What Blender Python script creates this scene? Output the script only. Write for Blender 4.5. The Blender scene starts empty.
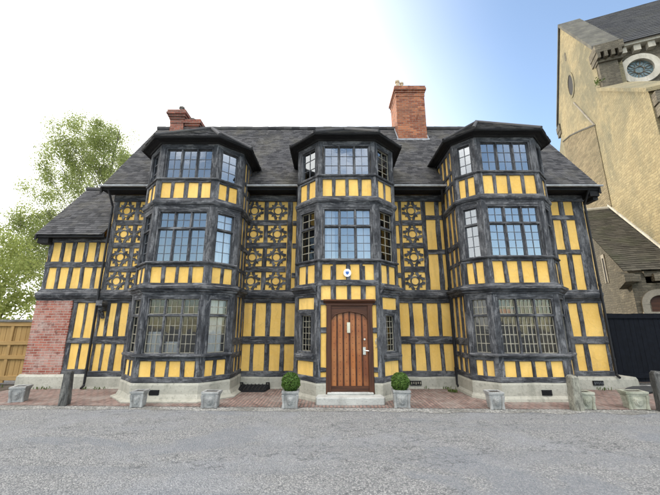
import bpy, bmesh, math, random
from mathutils import Vector, Matrix, noise
random.seed(11)
R = random.Random(5)
PI = math.pi
sc = bpy.context.scene
col = sc.collection

# ------------------------------------------------------------------ mesh builder
class MB:
    def __init__(s): s.v = []; s.f = []; s.uv = []; s.m = []; s.cur = 0
    def add(s, pts): i = len(s.v); s.v += [tuple(p) for p in pts]; return i
    def face(s, idx, uv=None): s.f.append(tuple(idx)); s.uv.append(uv); s.m.append(s.cur)
    def poly(s, pts, uv=None):
        i = s.add(pts); s.face(range(i, i + len(pts)), uv)
    def box(s, x0, x1, y0, y1, z0, z1):
        i = s.add([(x0,y0,z0),(x1,y0,z0),(x1,y1,z0),(x0,y1,z0),(x0,y0,z1),(x1,y0,z1),(x1,y1,z1),(x0,y1,z1)])
        for q in ((0,3,2,1),(4,5,6,7),(0,1,5,4),(1,2,6,5),(2,3,7,6),(3,0,4,7)): s.face([i+k for k in q])
    def prism(s, outline, d):
        """closed 3D outline extruded by vector d"""
        n = len(outline); i = s.add(outline); s.add([(p[0]+d[0], p[1]+d[1], p[2]+d[2]) for p in outline])
        s.face(range(i, i+n)); s.face(range(i+2*n-1, i+n-1, -1))
        for k in range(n):
            a, b = i+k, i+(k+1) % n
            s.face((a, a+n, b+n, b))
    def tube(s, path, rad, n=8, cap=True):
        rings = []
        for k, p in enumerate(path):
            p = Vector(p)
            a = Vector(path[max(k-1, 0)]); b = Vector(path[min(k+1, len(path)-1)])
            t = (b-a).normalized()
            u = t.cross(Vector((0.31, 0.2, 1)) if abs(t.z) < 0.9 else Vector((1, 0.1, 0))).normalized(); w = t.cross(u)
            r = rad[k] if isinstance(rad, (list, tuple)) else rad
            rings.append(s.add([p + u*(r*math.cos(2*PI*j/n)) + w*(r*math.sin(2*PI*j/n)) for j in range(n)]))
        for a, b in zip(rings, rings[1:]):
            for j in range(n): s.face((a+j, a+(j+1) % n, b+(j+1) % n, b+j))
        if cap:
            s.face(range(rings[0]+n-1, rings[0]-1, -1)); s.face(range(rings[-1], rings[-1]+n))
    def lathe(s, prof, c, n=24):
        rings = [s.add([(c[0]+r*math.cos(2*PI*j/n), c[1]+r*math.sin(2*PI*j/n), c[2]+z) for j in range(n)]) for r, z in prof]
        for a, b in zip(rings, rings[1:]):
            for j in range(n): s.face((a+j, a+(j+1) % n, b+(j+1) % n, b+j))
        s.face(range(rings[0]+n-1, rings[0]-1, -1)); s.face(range(rings[-1], rings[-1]+n))
    def build(s, name, mat, parent=None, smooth=False, fix=True, loc=None):
        me = bpy.data.meshes.new(name)
        me.from_pydata(s.v, [], s.f)
        ul = me.uv_layers.new(name='UVMap')
        me.update()
        co = s.v
        data = [0.0]*(2*len(me.loops))
        for p, uv in zip(me.polygons, s.uv):
            n = p.normal; ax, ay, az = abs(n.x), abs(n.y), abs(n.z)
            for k, li in enumerate(p.loop_indices):
                if uv: a, b = uv[k]
                else:
                    c = co[me.loops[li].vertex_index]
                    if az > 0.75: a, b = c[0], c[1]
                    elif ay >= ax: a, b = c[0], c[2] if az < .3 else c[2]*1.25
                    else: a, b = c[1]+.37, c[2] if az < .3 else c[2]*1.25
                data[2*li] = a; data[2*li+1] = b
        ul.data.foreach_set('uv', data)
        mats = mat if isinstance(mat, (list, tuple)) else [mat]
        for m in mats: me.materials.append(m)
        if len(mats) > 1: me.polygons.foreach_set('material_index', s.m)
        if fix:
            bm = bmesh.new(); bm.from_mesh(me); bmesh.ops.recalc_face_normals(bm, faces=bm.faces); bm.to_mesh(me); bm.free()
        if smooth: me.polygons.foreach_set('use_smooth', [True]*len(me.polygons))
        o = bpy.data.objects.new(name, me); col.objects.link(o)
        if parent: o.parent = parent
        if loc: o.location = loc
        return o

def tag(o, label=None, cat=None, group=None, kind=None):
    if label: o['label'] = label
    if cat: o['category'] = cat
    if group: o['group'] = group
    if kind: o['kind'] = kind
    return o
def empty(name, loc=(0,0,0), rz=0):
    o = bpy.data.objects.new(name, None); col.objects.link(o); o.location = loc; o.rotation_euler = (0,0,rz); o.empty_display_size = .2
    return o
def copy_tree(o, parent=None):
    c = o.copy(); col.objects.link(c)
    if parent: c.parent = parent
    for ch in [x for x in o.children]: copy_tree(ch, c)
    return c
def jit(a): return R.uniform(-a, a)

# ------------------------------------------------------------------ materials
class NT:
    def __init__(s, name):
        s.m = bpy.data.materials.new(name); s.m.use_nodes = True; s.t = s.m.node_tree; s.n = s.t.nodes
        s.b = s.n['Principled BSDF']; s.b.inputs['Roughness'].default_value = .85; s.b.inputs['Specular IOR Level'].default_value = .3
        s.tc = s.n.new('ShaderNodeTexCoord')
    def link(s, a, b): s.t.links.new(a, b)
    def map(s, src='UV', scale=(1,1,1), rot=(0,0,0), loc=(0,0,0)):
        k = s.n.new('ShaderNodeMapping')
        if src == 'Object':   # every object its own patch of the pattern
            oi = s.n.new('ShaderNodeObjectInfo'); ad = s.n.new('ShaderNodeVectorMath'); s.link(s.tc.outputs['Object'], ad.inputs[0]); s.link(oi.outputs['Location'], ad.inputs[1]); s.link(ad.outputs[0], k.inputs[0])
        else: s.link(s.tc.outputs[src], k.inputs[0])
        k.inputs['Scale'].default_value = scale; k.inputs['Rotation'].default_value = rot; k.inputs['Location'].default_value = loc
        return k.outputs[0]
    def noise(s, vec, scale, detail=4, rough=.55, dist=0):
        k = s.n.new('ShaderNodeTexNoise'); s.link(vec, k.inputs['Vector'])
        k.inputs['Scale'].default_value = scale; k.inputs['Detail'].default_value = detail; k.inputs['Roughness'].default_value = rough; k.inputs['Distortion'].default_value = dist
        return k.outputs['Fac']
    def voro(s, vec, scale, feature='F1', out='Distance'):
        k = s.n.new('ShaderNodeTexVoronoi'); k.feature = feature; s.link(vec, k.inputs['Vector']); k.inputs['Scale'].default_value = scale
        return k.outputs[out]
    def ramp(s, fac, stops, interp='LINEAR'):
        k = s.n.new('ShaderNodeValToRGB'); s.link(fac, k.inputs[0]); e = k.color_ramp.elements; k.color_ramp.interpolation = interp
        while len(e) < len(stops): e.new(.5)
        for q, (p, c) in zip(e, stops):
            q.position = p; q.color = (c, c, c, 1) if isinstance(c, (int, float)) else (*c, 1)
        return k.outputs[0]
    def mix(s, fac, a, b, mode='MIX'):
        k = s.n.new('ShaderNodeMix'); k.data_type = 'RGBA'; k.blend_type = mode
        for src, i in ((fac, 0), (a, 6), (b, 7)):
            if isinstance(src, (int, float)): k.inputs[i].default_value = src if i == 0 else (src, src, src, 1)
            elif isinstance(src, tuple): k.inputs[i].default_value = (*src, 1)
            else: s.link(src, k.inputs[i])
        return k.outputs[2]
    def math(s, op, a, b=0.5, c=None):
        k = s.n.new('ShaderNodeMath'); k.operation = op
        for i, v in enumerate((a, b, c)):
            if v is None: continue
            if isinstance(v, (int, float)): k.inputs[i].default_value = v
            else: s.link(v, k.inputs[i])
        return k.outputs[0]
    def bump(s, h, strength=.5, dist=.02):
        k = s.n.new('ShaderNodeBump'); s.link(h, k.inputs['Height']); k.inputs['Strength'].default_value = strength; k.inputs['Distance'].default_value = dist
        s.link(k.outputs[0], s.b.inputs['Normal'])
    def color(s, c):
        if isinstance(c, tuple): s.b.inputs['Base Color'].default_value = (*c, 1)
        else: s.link(c, s.b.inputs['Base Color'])
    def rough(s, r):
        if isinstance(r, (int, float)): s.b.inputs['Roughness'].default_value = r
        else: s.link(r, s.b.inputs['Roughness'])

def plain(name, c, rough=.6, metal=0, var=.25, scale=9):
    k = NT(name); v = k.map('Object')
    n = k.noise(v, scale, 5)
    k.color(k.mix(k.ramp(n, [(.3, 0), (.7, 1)]), tuple(x*(1-var) for x in c), tuple(min(1, x*(1+var)) for x in c)))
    k.rough(rough); k.b.inputs['Metallic'].default_value = metal
    k.bump(n, .15, .01)
    return k.m

def timber_mat(name, dark, mid, light, wear=1.0):
    k = NT(name)
    g = k.map('UV', (1.5, 24, 1)); n1 = k.noise(g, 1.0, 7, .7, .5)
    g2 = k.map('UV', (4, 70, 1)); n2 = k.noise(g2, 1.0, 4, .65)
    g3 = k.map('UV', (2.4, 9, 1)); n3 = k.noise(g3, 1.0, 5, .65, .6)
    o = k.map('Object'); big = k.noise(o, 1.3, 5, .65); fine = k.noise(o, 18, 4, .65)
    c = k.ramp(n1, [(.30, dark), (.45, mid), (.58, mid), (.70, light)])
    c = k.mix(k.math('MULTIPLY', k.ramp(n3, [(.50, 0), (.62, 1)]), .55*wear), c, light)
    c = k.mix(k.math('MULTIPLY', k.ramp(n3, [(.34, 1), (.46, 0)]), .75), c, dark)
    c = k.mix(k.math('MULTIPLY', k.ramp(big, [(.46, 0), (.66, 1)]), .45*wear), c, tuple(x*.8 for x in light))
    c = k.mix(k.math('MULTIPLY', k.ramp(n2, [(.52, 0), (.64, 1)]), .75), c, tuple(x*.35 for x in dark))
    c = k.mix(k.math('MULTIPLY', k.ramp(fine, [(.54, 0), (.66, 1)]), .55), c, tuple(x*.6 for x in dark))
    k.color(c); k.rough(k.ramp(n1, [(0, .65), (1, .9)]))
    k.bump(k.math('ADD', n1, n2), .8, .014)
    return k.m
M = {}
M['timber'] = timber_mat('weathered_timber', (.011, .0115, .013), (.038, .040, .046), (.25, .25, .255))
M['timber_dark'] = timber_mat('dark_timber', (.004, .004, .005), (.010, .010, .011), (.03, .029, .028), .5)
M['post'] = timber_mat('post_wood', (.028, .028, .026), (.075, .074, .07), (.17, .165, .15))
M['post_pale'] = timber_mat('pale_post_wood', (.10, .095, .08), (.19, .185, .15), (.33, .32, .26))

def plaster():
    k = NT('yellow_limewash'); o = k.map('Object')
    n = k.noise(o, .9, 5, .6); f = k.noise(o, 14, 5, .6); st = k.noise(k.map('Object', (7, 7, .8)), 1, 5, .6)
    c = k.mix(k.ramp(n, [(.35, 0), (.68, 1)]), (.61, .37, .085), (.76, .50, .15))
    c = k.mix(k.math('MULTIPLY', k.ramp(f, [(.5, 0), (.75, 1)]), .35), c, (.74, .54, .22))
    c = k.mix(k.math('MULTIPLY', k.ramp(st, [(.50, 0), (.70, 1)]), .5), c, (.47, .30, .10))
    ck = k.voro(k.map('Object', (1.1, 1.1, .8)), 2.4, 'DISTANCE_TO_EDGE'); wb = k.noise(o, 5, 5, .6)
    crk = k.ramp(k.math('ADD', ck, k.math('MULTIPLY', k.math('SUBTRACT', wb, .5), .25)), [(.0, 1), (.012, 0)])
    c = k.mix(k.math('MULTIPLY', crk, .14), c, (.34, .21, .07))
    pt = k.noise(o, 3.3, 6, .7); c = k.mix(k.math('MULTIPLY', k.ramp(pt, [(.54, 0), (.64, 1)]), .45), c, (.53, .35, .125))
    k.color(c); k.rough(.9); k.bump(k.math('ADD', f, n), .5, .012)
    return k.m
M['plaster'] = plaster()

def limestone(name, a, b, c3, sc_=1.0, block=None):
    k = NT(name); o = k.map('Object')
    n = k.noise(o, 1.3*sc_, 6, .62); f = k.noise(o, 16*sc_, 5, .6); st = k.noise(k.map('Object', (4, 4, .9)), 1, 5)
    c = k.mix(k.ramp(n, [(.35, 0), (.66, 1)]), a, b)
    c = k.mix(k.math('MULTIPLY', k.ramp(st, [(.5, 0), (.72, 1)]), .6), c, c3)
    c = k.mix(k.math('MULTIPLY', k.ramp(f, [(.55, 0), (.75, 1)]), .5), c, tuple(x*.5 for x in c3))
    k.color(c); k.rough(.92); k.bump(k.math('ADD', f, n), .5, .02)
    return k.m
M['plinth'] = limestone('limewashed_plinth', (.28, .27, .225), (.37, .355, .30), (.15, .15, .12))
M['planter'] = limestone('planter_stone', (.20, .20, .195), (.36, .36, .345), (.06, .063, .056), 3.0)
M['planter_green'] = limestone('mossy_planter_stone', (.24, .245, .19), (.40, .40, .33), (.10, .115, .07), 3.0)
M['step'] = limestone('step_stone', (.33, .33, .31), (.42, .42, .39), (.2, .2, .18), 2.0)
M['coping'] = limestone('dark_coping_stone', (.055, .053, .045), (.10, .095, .08), (.14, .135, .10), 1.2)
M['trim_dull'] = limestone('dull_dressed_stone', (.20, .18, .145), (.28, .255, .205), (.1, .095, .08), 1.5)
M['church_trim'] = limestone('church_dressed_stone', (.40, .37, .30), (.50, .47, .40), (.2, .19, .16), 1.5)

def brick(name, c1, c2, mortar, w=.225, h=.075, rot=0, dirt=(.2,.19,.17), mottled=.5, msize=.012, green=None):
    k = NT(name); u = k.map('UV', (1,1,1), (0,0,rot))
    # wobble the courses a little
    wob = k.n.new('ShaderNodeTexNoise'); k.link(u, wob.inputs['Vector']); wob.inputs['Scale'].default_value = 3
    va = k.n.new('ShaderNodeVectorMath'); va.operation = 'MULTIPLY_ADD'; k.link(wob.outputs['Color'], va.inputs[0]); va.inputs[1].default_value = (.018, .018, 0); k.link(u, va.inputs[2])
    b = k.n.new('ShaderNodeTexBrick'); k.link(va.outputs[0], b.inputs['Vector'])
    b.inputs['Scale'].default_value = 1; b.inputs['Brick Width'].default_value = w; b.inputs['Row Height'].default_value = h; b.inputs['Mortar Size'].default_value = msize
    b.inputs['Mortar Smooth'].default_value = .4; b.inputs['Bias'].default_value = -.1
    b.inputs['Color1'].default_value = (*c1, 1); b.inputs['Color2'].default_value = (*c2, 1); b.inputs['Mortar'].default_value = (*mortar, 1)
    o = k.map('Object'); n = k.noise(o, 2.2, 6, .65); f = k.noise(o, 22, 4, .6); md = k.noise(o, 7, 4, .6)
    c = k.mix(k.math('MULTIPLY', k.ramp(n, [(.45, 0), (.7, 1)]), mottled), b.outputs['Color'], dirt)
    c = k.mix(k.math('MULTIPLY', k.ramp(md, [(.55, 0), (.7, 1)]), mottled), c, tuple(x*.45 for x in c1))
    c = k.mix(k.math('MULTIPLY', k.ramp(f, [(.58, 0), (.76, 1)]), .4), c, mortar)
    if green: c = k.mix(k.math('MULTIPLY', k.ramp(k.noise(o, 1.1, 6, .7), [(.5, 0), (.7, 1)]), .7), c, green)
    k.color(c); k.rough(.92)
    k.bump(k.math('ADD', k.math('MULTIPLY', b.outputs['Fac'], -1.2), k.math('MULTIPLY', f, .6)), .7, .012)
    return k.m
M['brick'] = brick('soft_red_brick', (.21, .06, .042), (.37, .14, .10), (.34, .285, .24), .21, .067, dirt=(.40, .32, .28), mottled=.7, msize=.009)
M['chimney'] = brick('orange_chimney_brick', (.17, .042, .02), (.42, .15, .065), (.22, .155, .115), dirt=(.15, .075, .05), mottled=.65)
M['brick_sooty'] = brick('sooty_red_brick', (.16, .045, .03), (.33, .11, .07), (.18, .145, .12), dirt=(.07, .055, .05), mottled=.75)
M['paver'] = brick('brick_pavers', (.165, .10, .082), (.27, .18, .15), (.095, .087, .08), .22, .075, PI/2, dirt=(.235, .21, .185), mottled=.75, msize=.013)

def rubble(name, cols, moss, mossamt, bw=.42, bh=.17):
    k = NT(name); u = k.map('UV'); o = k.map('Object')
    wob = k.n.new('ShaderNodeTexNoise'); k.link(u, wob.inputs['Vector']); wob.inputs['Scale'].default_value = 1.4; wob.inputs['Detail'].default_value = 3
    va = k.n.new('ShaderNodeVectorMath'); va.operation = 'MULTIPLY_ADD'; k.link(wob.outputs['Color'], va.inputs[0]); va.inputs[1].default_value = (.22, .22, 0); k.link(u, va.inputs[2])
    b = k.n.new('ShaderNodeTexBrick'); k.link(va.outputs[0], b.inputs['Vector'])
    b.inputs['Scale'].default_value = 1; b.inputs['Brick Width'].default_value = bw; b.inputs['Row Height'].default_value = bh; b.inputs['Mortar Size'].default_value = .014; b.inputs['Mortar Smooth'].default_value = .6
    b.inputs['Color1'].default_value = (*cols[0], 1); b.inputs['Color2'].default_value = (*cols[1], 1); b.inputs['Mortar'].default_value = (*cols[2], 1)
    n = k.noise(k.map('Object', (1, 1.0, .75), (.6, 0, 0)), .42, 7, .7, .4); f = k.noise(o, 8, 6, .7); mdn = k.noise(o, 2.4, 6, .65)
    c = k.mix(k.math('MULTIPLY', k.ramp(n, [(.42, 0), (.62, 1)]), mossamt), b.outputs['Color'], moss)
    c = k.mix(k.math('MULTIPLY', k.ramp(f, [(.5, 0), (.72, 1)]), .45), c, tuple(x*.5 for x in cols[0]))
    c = k.mix(k.math('MULTIPLY', k.ramp(mdn, [(.55, 0), (.7, 1)]), .4), c, tuple(min(1, x*1.25) for x in cols[1]))
    k.color(c); k.rough(.95)
    k.bump(k.math('ADD', k.math('MULTIPLY', b.outputs['Fac'], -.25), k.math('ADD', f, mdn)), .9, .045)
    return k.m
M['church'] = rubble('yellow_rubble_stone', ((.235, .192, .108), (.31, .258, .145), (.235, .197, .118)), (.135, .127, .085), .9, .30, .105)
M['church_grey'] = rubble('grey_rubble_stone', ((.095, .08, .058), (.19, .165, .12), (.10, .09, .07)), (.07, .064, .048), .8, .26, .085)
M['church_arch'] = rubble('brown_rubble_stone', ((.135, .108, .062), (.235, .19, .112), (.12, .10, .065)), (.11, .098, .06), .7, .42, .09)

def tile_mat(name, a, b, moss, amt):
    k = NT(name); o = k.map('Object'); n = k.noise(o, 1.1, 6, .65); f = k.noise(o, 25, 5, .65)
    isl = k.n.new('ShaderNodeNewGeometry')
    c = k.mix(isl.outputs['Random Per Island'], a, b)
    c = k.mix(k.math('MULTIPLY', k.ramp(n, [(.48, 0), (.68, 1)]), amt), c, moss)
    c = k.mix(k.math('MULTIPLY', k.ramp(f, [(.55, 0), (.75, 1)]), .35), c, tuple(x*1.9 for x in b))
    k.color(c); k.rough(.88); k.bump(f, .4, .008)
    return k.m
M['tile'] = tile_mat('dark_clay_tile', (.019, .019, .021), (.074, .072, .074), (.12, .11, .085), .5)
M['slate'] = tile_mat('stone_slate', (.038, .034, .026), (.085, .076, .058), (.06, .064, .034), .6)
M['slate_dark'] = tile_mat('dark_church_slate', (.022, .023, .026), (.04, .041, .043), (.05, .05, .038), .4)

def asphalt():
    k = NT('worn_asphalt'); o = k.map('Object')
    n = k.noise(o, .38, 7, .62, .4); m = k.noise(o, 4.5, 6, .7); med = k.noise(o, 1.6, 6, .65, .3)
    vc = k.voro(o, 68, out='Color'); vd = k.voro(o, 68); s2 = k.voro(o, 95, out='Color')
    sp = k.n.new('ShaderNodeSeparateColor'); k.link(vc, sp.inputs[0]); sp2 = k.n.new('ShaderNodeSeparateColor'); k.link(s2, sp2.inputs[0])
    stone = k.ramp(sp.outputs[0], [(0, (.10, .102, .106)), (.35, (.18, .18, .178)), (.7, (.262, .26, .25)), (1, (.40, .392, .37))])
    stone = k.mix(k.ramp(vd, [(.40, 0), (.64, .55)]), stone, (.09, .09, .09))
    fine = k.ramp(sp2.outputs[0], [(0, (.125, .13, .138)), (.6, (.20, .205, .212)), (1, (.31, .31, .308))])
    msk = k.math('ADD', k.math('MULTIPLY', n, .6), k.math('MULTIPLY', med, .4))
    c = k.mix(k.ramp(msk, [(.40, .1), (.50, .9)]), fine, stone)
    pat = k.noise(k.map('Object', (.42, .8, 1), loc=(3.1, .7, 0)), 1.0, 5, .55, .6)
    c = k.mix(k.math('MULTIPLY', k.ramp(pat, [(.585, 0), (.615, 1)]), .75), c, k.mix(.35, fine, (.10, .112, .13)))
    c = k.mix(k.math('MULTIPLY', k.ramp(m, [(.5, 0), (.72, 1)]), .35), c, (.25, .245, .235))
    w = k.noise(o, 3, 5, .6)
    tyre = k.noise(k.map('Object', (.10, 2.2, 1), loc=(1, 5, 0)), 1.0, 4, .6, .3)
    c = k.mix(k.math('MULTIPLY', k.ramp(tyre, [(.50, 0), (.62, 1)]), .45), c, k.mix(.5, fine, (.12, .127, .14)))
    line = k.ramp(k.math('ABSOLUTE', k.math('SUBTRACT', k.noise(k.map('Object', (.28, .5, 1), loc=(7, 2, 0)), 1.0, 6, .6), .5)), [(.0, 1), (.004, 0)])
    c = k.mix(k.math('MULTIPLY', line, .6), c, (.045, .046, .05))
    k.color(c); k.rough(.9); k.b.inputs['Specular IOR Level'].default_value = .2
    k.bump(k.math('ADD', k.math('MULTIPLY', vd, -1), k.math('MULTIPLY', m, .5)), .8, .012)
    return k.m
M['asphalt'] = asphalt()
def gravel():
    k = NT('gravel_verge'); o = k.map('Object'); v = k.voro(o, 38, out='Color'); d = k.voro(o, 38); n = k.noise(o, 1.5, 5)
    s_ = k.n.new('ShaderNodeSeparateColor'); k.link(v, s_.inputs[0])
    c = k.ramp(s_.outputs[0], [(0, (.10, .10, .095)), (.5, (.22, .215, .20)), (1, (.40, .39, .36))])
    c = k.mix(k.ramp(n, [(.45, 0), (.65, .7)]), c, (.13, .125, .11)); k.color(c); k.rough(.95); k.bump(d, 1, .02)
    return k.m
M['gravel'] = gravel()

def oak():
    k = NT('oiled_oak'); u = k.map('UV', (.9, 16, 1)); n = k.noise(u, 1, 6, .65, .6); o = k.map('Object'); b = k.noise(o, 1.6, 4); wn = k.noise(k.map('UV', (.22, 5, 1)), 1, 2)
    isl = k.n.new('ShaderNodeNewGeometry')
    c = k.ramp(n, [(.28, (.06, .014, .004)), (.47, (.23, .063, .013)), (.70, (.46, .165, .036))])
    c = k.mix(k.math('MULTIPLY', isl.outputs['Random Per Island'], .55), c, (.12, .034, .013))
    c = k.mix(k.math('MULTIPLY', k.ramp(b, [(.5, 0), (.7, 1)]), .5), c, (.38, .17, .06))
    k.color(c); k.rough(.34); k.b.inputs['Specular IOR Level'].default_value = .5; k.bump(n, .3, .006)
    return k.m
M['oak'] = oak()
def oak_dark():
    k = NT('dark_oak_frame'); u = k.map('UV', (1.2, 20, 1)); n = k.noise(u, 1, 6, .65, .4)
    k.color(k.ramp(n, [(.3, (.022, .008, .004)), (.7, (.085, .032, .015))])); k.rough(.55); k.bump(n, .3, .006)
    return k.m
M['oak_dark'] = oak_dark()
M['oak_strip'] = plain('dark_oak_strip', (.05, .018, .009), .5, var=.5, scale=14)
def fence_mat():
    k = NT('fence_softwood'); u = k.map('UV', (1, 16, 1)); n = k.noise(u, 1, 6, .65, .4); o = k.map('Object'); b = k.noise(o, 2.3, 4)
    isl = k.n.new('ShaderNodeNewGeometry')
    c = k.ramp(n, [(.3, (.19, .11, .038)), (.7, (.36, .235, .095))])
    c = k.mix(k.math('MULTIPLY', isl.outputs['Random Per Island'], .4), c, (.30, .18, .06))
    c = k.mix(k.math('MULTIPLY', k.ramp(b, [(.55, 0), (.75, 1)]), .5), c, (.20, .13, .06)); k.color(c); k.bump(n, .4, .008)
    return k.m
M['fence'] = fence_mat()

def glass(name, tint=(1,1,1), refl=.30):
    m = bpy.data.materials.new(name); m.use_nodes = True; t = m.node_tree; n = t.nodes; n.clear()
    out = n.new('ShaderNodeOutputMaterial'); mx = n.new('ShaderNodeMixShader'); tr = n.new('ShaderNodeBsdfTransparent'); gl = n.new('ShaderNodeBsdfGlossy')
    lw = n.new('ShaderNodeLayerWeight'); lw.inputs[0].default_value = .35
    mr = n.new('ShaderNodeMapRange'); mr.inputs['To Min'].default_value = refl; mr.inputs['To Max'].default_value = 1.0
    tr.inputs[0].default_value = (*[x*.88 for x in tint], 1); gl.inputs['Roughness'].default_value = .03; gl.inputs[0].default_value = (.90, .93, .95, 1)
    tc = n.new('ShaderNodeTexCoord'); no = n.new('ShaderNodeTexNoise'); no.inputs['Scale'].default_value = 6; bp = n.new('ShaderNodeBump'); bp.inputs['Strength'].default_value = .06; bp.inputs['Distance'].default_value = .02
    L = t.links.new
    L(tc.outputs['Object'], no.inputs['Vector']); L(no.outputs['Fac'], bp.inputs['Height']); L(bp.outputs[0], gl.inputs['Normal'])
    L(lw.outputs['Fresnel'], mr.inputs['Value']); L(mr.outputs[0], mx.inputs[0]); L(tr.outputs[0], mx.inputs[1]); L(gl.outputs[0], mx.inputs[2]); L(mx.outputs[0], out.inputs[0])
    return m
M['glass'] = glass('old_window_glass', refl=.27)
M['glass_low'] = glass('clear_window_glass', refl=.045)
M['lead'] = plain('lead_came', (.10, .105, .115), .5, .2)
M['lead_pale'] = plain('pale_glazing_bar', (.24, .22, .17), .6)
M['curtain'] = plain('white_curtain', (.78, .77, .74), .9, var=.06)
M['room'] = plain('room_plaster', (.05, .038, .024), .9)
M['redcloth'] = plain('red_cloth', (.55, .025, .03), .9)
M['gutter'] = plain('grey_gutter', (.52, .54, .56), .45)
M['pipe'] = plain('black_iron', (.012, .012, .014), .45)
M['black'] = plain('matt_black', (.008, .008, .009), .8)
M['gate'] = plain('black_gate_paint', (.0035, .0045, .0075), .75, var=.35)
M['gate'].node_tree.nodes['Principled BSDF'].inputs['Specular IOR Level'].default_value = .12
M['brass'] = plain('bright_metal', (.62, .58, .48), .3, .85, .1)
M['steel'] = plain('steel', (.6, .6, .58), .3, .9, .1)
M['flash'] = plain('lead_flashing', (.30, .31, .33), .6)
M['white'] = plain('white_paint', (.78, .79, .80), .5, var=.05)
M['blue'] = plain('blue_enamel', (.05, .12, .34), .4, var=.15)
M['pot'] = plain('clay_pot', (.42, .33, .22), .9)
M['pot_grey'] = plain('sooty_pot', (.12, .115, .105), .9)
M['earth'] = plain('dark_leafy_earth', (.06, .048, .035), 1, var=.6, scale=14)
M['soil'] = plain('soil', (.03, .024, .018), 1)
M['church_glass'] = plain('leaded_church_glass', (.10, .145, .155), .25, var=.5, scale=7)

def leaf(name, a, b, c3, trans=.35):
    k = NT(name); g = k.n.new('ShaderNodeNewGeometry'); o = k.map('Object'); n = k.noise(o, 1.3, 4)
    c = k.mix(g.outputs['Random Per Island'], a, b); c = k.mix(k.ramp(n, [(.42, 0), (.62, .8)]), c, c3)
    k.color(c); k.rough(.6)
    tl = k.n.new('ShaderNodeBsdfTranslucent'); k.link(c, tl.inputs[0]); mx = k.n.new('ShaderNodeMixShader'); mx.inputs[0].default_value = trans
    out = k.n['Material Output']; k.link(k.b.outputs[0], mx.inputs[1]); k.link(tl.outputs[0], mx.inputs[2]); k.link(mx.outputs[0], out.inputs[0])
    return k.m
M['birch_leaf'] = leaf('spring_birch_leaf', (.19, .235, .07), (.31, .35, .13), (.24, .285, .085), .6)
M['bush_leaf'] = leaf('lime_green_leaf', (.24, .29, .075), (.40, .43, .16), (.30, .345, .10), .6)
M['dark_leaf'] = leaf('dark_laurel_leaf', (.03, .055, .014), (.05, .085, .02), (.04, .07, .015), .25)
M['box_leaf'] = leaf('box_leaf', (.045, .10, .015), (.10, .17, .028), (.06, .12, .018), .25)
M['weed'] = leaf('weed_leaf', (.05, .09, .02), (.10, .13, .03), (.07, .10, .02), .2)
M['bark'] = plain('birch_bark', (.13, .12, .105), .9, var=.5, scale=5)
M['bark_dark'] = plain('brown_bark', (.06, .045, .03), .95, var=.4)

# ------------------------------------------------------------------ wall facets
class Facet:
    def __init__(s, a, b):
        s.a = Vector((a[0], a[1], 0)); d = Vector((b[0]-a[0], b[1]-a[1], 0)); s.L = d.length; s.d = d.normalized(); s.n = Vector((s.d.y, -s.d.x, 0))
    def p(s, u, z, o): 
        q = s.a + s.d*u + s.n*o; return (q.x, q.y, z)

def beam(B, F, u0, u1, z0, z1, o1=.025, o0=-.05, vert=None, wav=.010, ch=.012):
    """hewn timber on a facet: slightly wavy arrises, chamfered, UV along the grain"""
    if vert is None: vert = (z1-z0) > (u1-u0)
    Lg = (z1-z0) if vert else (u1-u0); n = max(1, int(Lg/.28)); ro, ru = R.random()*40, R.random()*40
    w = (u1-u0) if vert else (z1-z0); rings = []; ch = min(ch, w*.2)
    for k in range(n+1):
        t = k/n; j0, j1, jo = jit(wav), jit(wav), jit(wav*.45)
        A0, A1 = (u0+j0, u1+j1) if vert else (z0+j0, z1+j1); s_ = (z0 if vert else u0) + t*Lg
        sect = [(A0, o0), (A0, o1-ch+jo), (A0+ch, o1+jo), (A1-ch, o1+jo), (A1, o1-ch+jo), (A1, o0)]
        rings.append(B.add([F.p(a, s_, o) if vert else F.p(s_, a, o) for a, o in sect]))
    vs = [0, o1-o0, o1-o0+ch, o1-o0+w-ch, o1-o0+w, 2*(o1-o0)+w]
    for k in range(n):
        a, b = rings[k], rings[k+1]; l0, l1 = k/n*Lg+ro, (k+1)/n*Lg+ro
        for j in range(5):
            B.face((a+j, a+j+1, b+j+1, b+j), [(l0, vs[j]+ru), (l0, vs[j+1]+ru), (l1, vs[j+1]+ru), (l1, vs[j]+ru)])
    for r in (rings[0], rings[-1]):
        B.face(range(r, r+6), [(ro, ru+.02*i) for i in range(6)])
    
def sheet(B, F, u0, u1, z0, z1, holes=(), th=.12, o=0.0):
    us = sorted({u0, u1, *[h[0] for h in holes], *[h[1] for h in holes]}); zs = sorted({z0, z1, *[h[2] for h in holes], *[h[3] for h in holes]})
    us = [u for u in us if u0 <= u <= u1]; zs = [z for z in zs if z0 <= z <= z1]
    solid = {}
    for i in range(len(us)-1):
        for j in range(len(zs)-1):
            cu, cz = (us[i]+us[i+1])/2, (zs[j]+zs[j+1])/2
            solid[i, j] = not any(h[0] < cu < h[1] and h[2] < cz < h[3] for h in holes)
    fr = {}; bk = {}
    for i, u in enumerate(us):
        for j, z in enumerate(zs): fr[i, j] = B.add([F.p(u, z, o)]); bk[i, j] = B.add([F.p(u, z, o-th)])
    for (i, j), s_ in solid.items():
        if not s_: continue
        B.face((fr[i,j], fr[i+1,j], fr[i+1,j+1], fr[i,j+1])); B.face((bk[i,j], bk[i,j+1], bk[i+1,j+1], bk[i+1,j]))
        for (di, dj, a, b) in ((-1,0,(i,j),(i,j+1)), (1,0,(i+1,j+1),(i+1,j)), (0,-1,(i+1,j),(i,j)), (0,1,(i,j+1),(i+1,j+1))):
            if not solid.get((i+di, j+dj), False): B.face((fr[a], fr[b], bk[b], bk[a]))

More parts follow.
